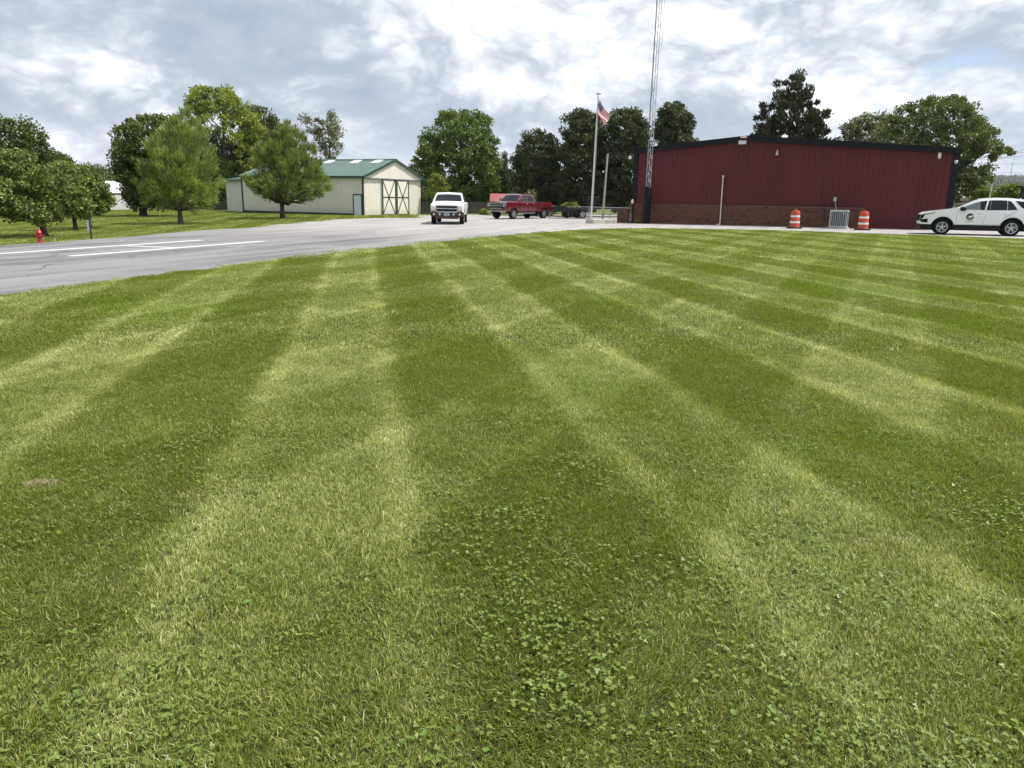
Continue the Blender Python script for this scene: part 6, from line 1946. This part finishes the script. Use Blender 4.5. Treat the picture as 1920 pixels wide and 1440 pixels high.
# grass of the far lawn, left of the drive
far_lawn = left_edge[::-1] + [(-9, 73), (-9, 78), (-16, 95), (-80, 95), (-60, 18)]
left_pts = left_edge
def inf(x, y):
    return in_poly(x, y, [(p[0], p[1]) for p in left_edge] + [(-70, 30), (-70, 96), (-12, 96), (-10, 73)])
out = []
def zone2(y0, y1, step, kinds, sc0):
    y = y0
    while y < y1:
        x = -0.72 * y - 3
        while x < -4:
            xx = x + rng.uniform(-.4, .4) * step; yy = y + rng.uniform(-.4, .4) * step
            if inf(xx, yy):
                s_ = sc0 * rng.uniform(0.8, 1.2)
                out.append((xx, yy, gz(xx), 0, 0, rng.uniform(0, 6.28), s_, s_, s_ * rng.uniform(0.8, 1.3), int(rng.choice(kinds))))
            x += step
        y += step
zone2(20, 48, 0.75, [0, 1, 2], 1.0)
zone2(48, 92, 1.25, [0, 1, 2], 1.5)
out = np.array(out)
tiles2 = []
for i in range(3):
    V, F = blade_tile('t', 650, 1.15, 0.045, 0.075, 0.02, 0.5, 0.0, rng, 1, 2.5); tiles2.append(src('far_%d' % i, V, F, [M['blade']]))
scatter('far_lawn_grass', 'grass of the unstriped lawn around the left trees', tiles2, out[:, :3], out[:, 3:6], out[:, 6:9], out[:, 9])

# clover and broad-leaved weeds in the foreground
def clover_tile(n, size, rad, h, broad, rng):
    Vs, Fs = [], []; c = 0
    for _ in range(n):
        x, y = rng.uniform(-size / 2, size / 2, 2); hh = h * rng.uniform(0.55, 1.2); a0 = rng.uniform(0, 6.28)
        tilt = rng.normal() * 0.30; ta = rng.uniform(0, 6.28)
        nx_, ny_ = math.sin(tilt) * math.cos(ta), math.sin(tilt) * math.sin(ta)
        r_ = rad * rng.uniform(0.6, 1.35)
        if broad:
            k = 9; pts = []
            for q in range(k):
                a = a0 + 2 * PI * q / k
                rr = r_ * (0.45 if q == 0 else 1.0 + 0.10 * math.sin(3 * a))
                px_, py_ = rr * math.cos(a), rr * math.sin(a)
                pts.append((x + px_, y + py_, hh - (px_ * nx_ + py_ * ny_) * 1.6 + 0.25 * rr * rr / r_))
            ctr = (x, y, hh - 0.002)
            Vs.append(ctr); Vs.extend(pts)
            for q in range(k): Fs.append((c, c + 1 + q, c + 1 + (q + 1) % k))
            c += k + 1
        else:
            for lf in range(3):
                a1 = a0 + lf * 2 * PI / 3
                cx_, cy_ = x + math.cos(a1) * r_ * 0.85, y + math.sin(a1) * r_ * 0.85
                k = 6; pts = []
                for q in range(k):
                    a = a1 + PI + 2 * PI * q / k
                    rr = r_ * (0.85 if q == 0 else 0.80 if q == 3 else 0.85)
                    px_, py_ = cx_ + rr * math.cos(a), cy_ + rr * math.sin(a)
                    pts.append((px_, py_, hh + ((px_ - x) * nx_ + (py_ - y) * ny_) + (0.0 if q in (0, 3) else 0.25 * r_)))
                Vs.extend(pts)
                for q in range(1, k - 1): Fs.append((c, c + q, c + q + 1))
                c += k
    return np.array(Vs), np.array(Fs)
wt = []
for i in range(4):
    V, F = clover_tile(44, 0.32, 0.0052, 0.034, False, rng); wt.append(src('a_clover_%d' % i, V, F, [M['L_clover']]))
for i in range(4):
    V, F = clover_tile(5, 0.28, 0.0100, 0.036, True, rng); wt.append(src('b_broad_%d' % i, V, F, [M['L_broad']]))
centres = [(rng.uniform(-1, 1), 0) for _ in range(0)]
patches = []
for _ in range(22):
    y = 1.7 + 4.2 * rng.uniform() ** 1.5; x = rng.uniform(-0.75, 0.75) * y
    patches.append((x, y, rng.uniform(0.10, 0.30)))
patches += [(0.18, 4.3, 0.32), (0.5, 4.6, 0.25), (-0.25, 3.6, 0.3), (1.35, 3.15, 0.4), (0.1, 2.7, 0.4), (-1.3, 2.2, 0.45), (1.2, 2.1, 0.4), (0.3, 2.15, 0.3), (2.6, 4.0, 0.3)]
def dens_at(x, y):
    return max((math.exp(-((x - a) ** 2 + (y - b) ** 2) / (2 * (r_ * 0.7) ** 2)) for a, b, r_ in patches))
out = []
y = 1.4
while y < 7.0:
    x = -0.75 * y - 0.5
    while x < 0.75 * y + 0.5:
        xx = x + rng.uniform(-.08, .08); yy = y + rng.uniform(-.08, .08)
        d = dens_at(xx, yy)
        if rng.uniform() < 0.16 * max(0, 1 - yy / 7) + d * 0.50:
            k = int(rng.integers(0, 4)) if rng.uniform() < 0.80 else int(rng.integers(4, 8))
            s_ = rng.uniform(0.8, 1.2)
            out.append((xx, yy, gz(xx), 0, 0, rng.uniform(0, 6.28), s_, s_, rng.uniform(0.8, 1.15), k))
        x += 0.15
    y += 0.15
out = np.array(out)
scatter('clover_and_weeds', 'clover and round-leaved weeds growing in the near lawn', wt, out[:, :3], out[:, 3:6], out[:, 6:9], out[:, 9])

# worn patches of dry thatch and soil
for (px_, py_, r_, lab) in ((82, 905, 0.075, 'small bare brown patch in the lawn near the left edge'),):
    p = at(px_, py_)
    mb = MB(); k = 22
    vs = [(0, 0, 0.020)] + [(r_ * (0.8 + 0.35 * random.random()) * math.cos(2 * PI * q / k) * 1.5, r_ * (0.8 + 0.35 * random.random()) * math.sin(2 * PI * q / k), 0.003) for q in range(k)]
    mb.add(vs, [(0, 1 + q, 1 + (q + 1) % k) for q in range(k)])
    o = mb.build('bare_soil_patch', pmat('dry_soil', (0.20, 0.155, 0.10), 0.95, nscale=30, namt=0.5, bump=0.8, bscale=60), None, smooth=80); o.location = p; tag(o, lab, kind='structure')

# ================================================================= AIR
mb = MB().box(-4700, 4700, -80, 5500, -2.6, 190)
hz_o = mb.build('haze', (lambda: (lambda m_: m_)(bpy.data.materials.new('thin_haze')))(), None)
hm = hz_o.data.materials[0]; hm.use_nodes = True; hm.node_tree.nodes.clear()
HN = NT(hm.node_tree)
pv = HN.node('ShaderNodeVolumePrincipled')
pv.inputs['Color'].default_value = (0.80, 0.88, 1.0, 1)
pv.inputs['Density'].default_value = 0.00007
pv.inputs['Anisotropy'].default_value = 0.2
ho = HN.node('ShaderNodeOutputMaterial'); HN.link(pv.outputs[0], ho.inputs['Volume'])
tag(hz_o, 'thin bluish haze over the whole place', kind='stuff')
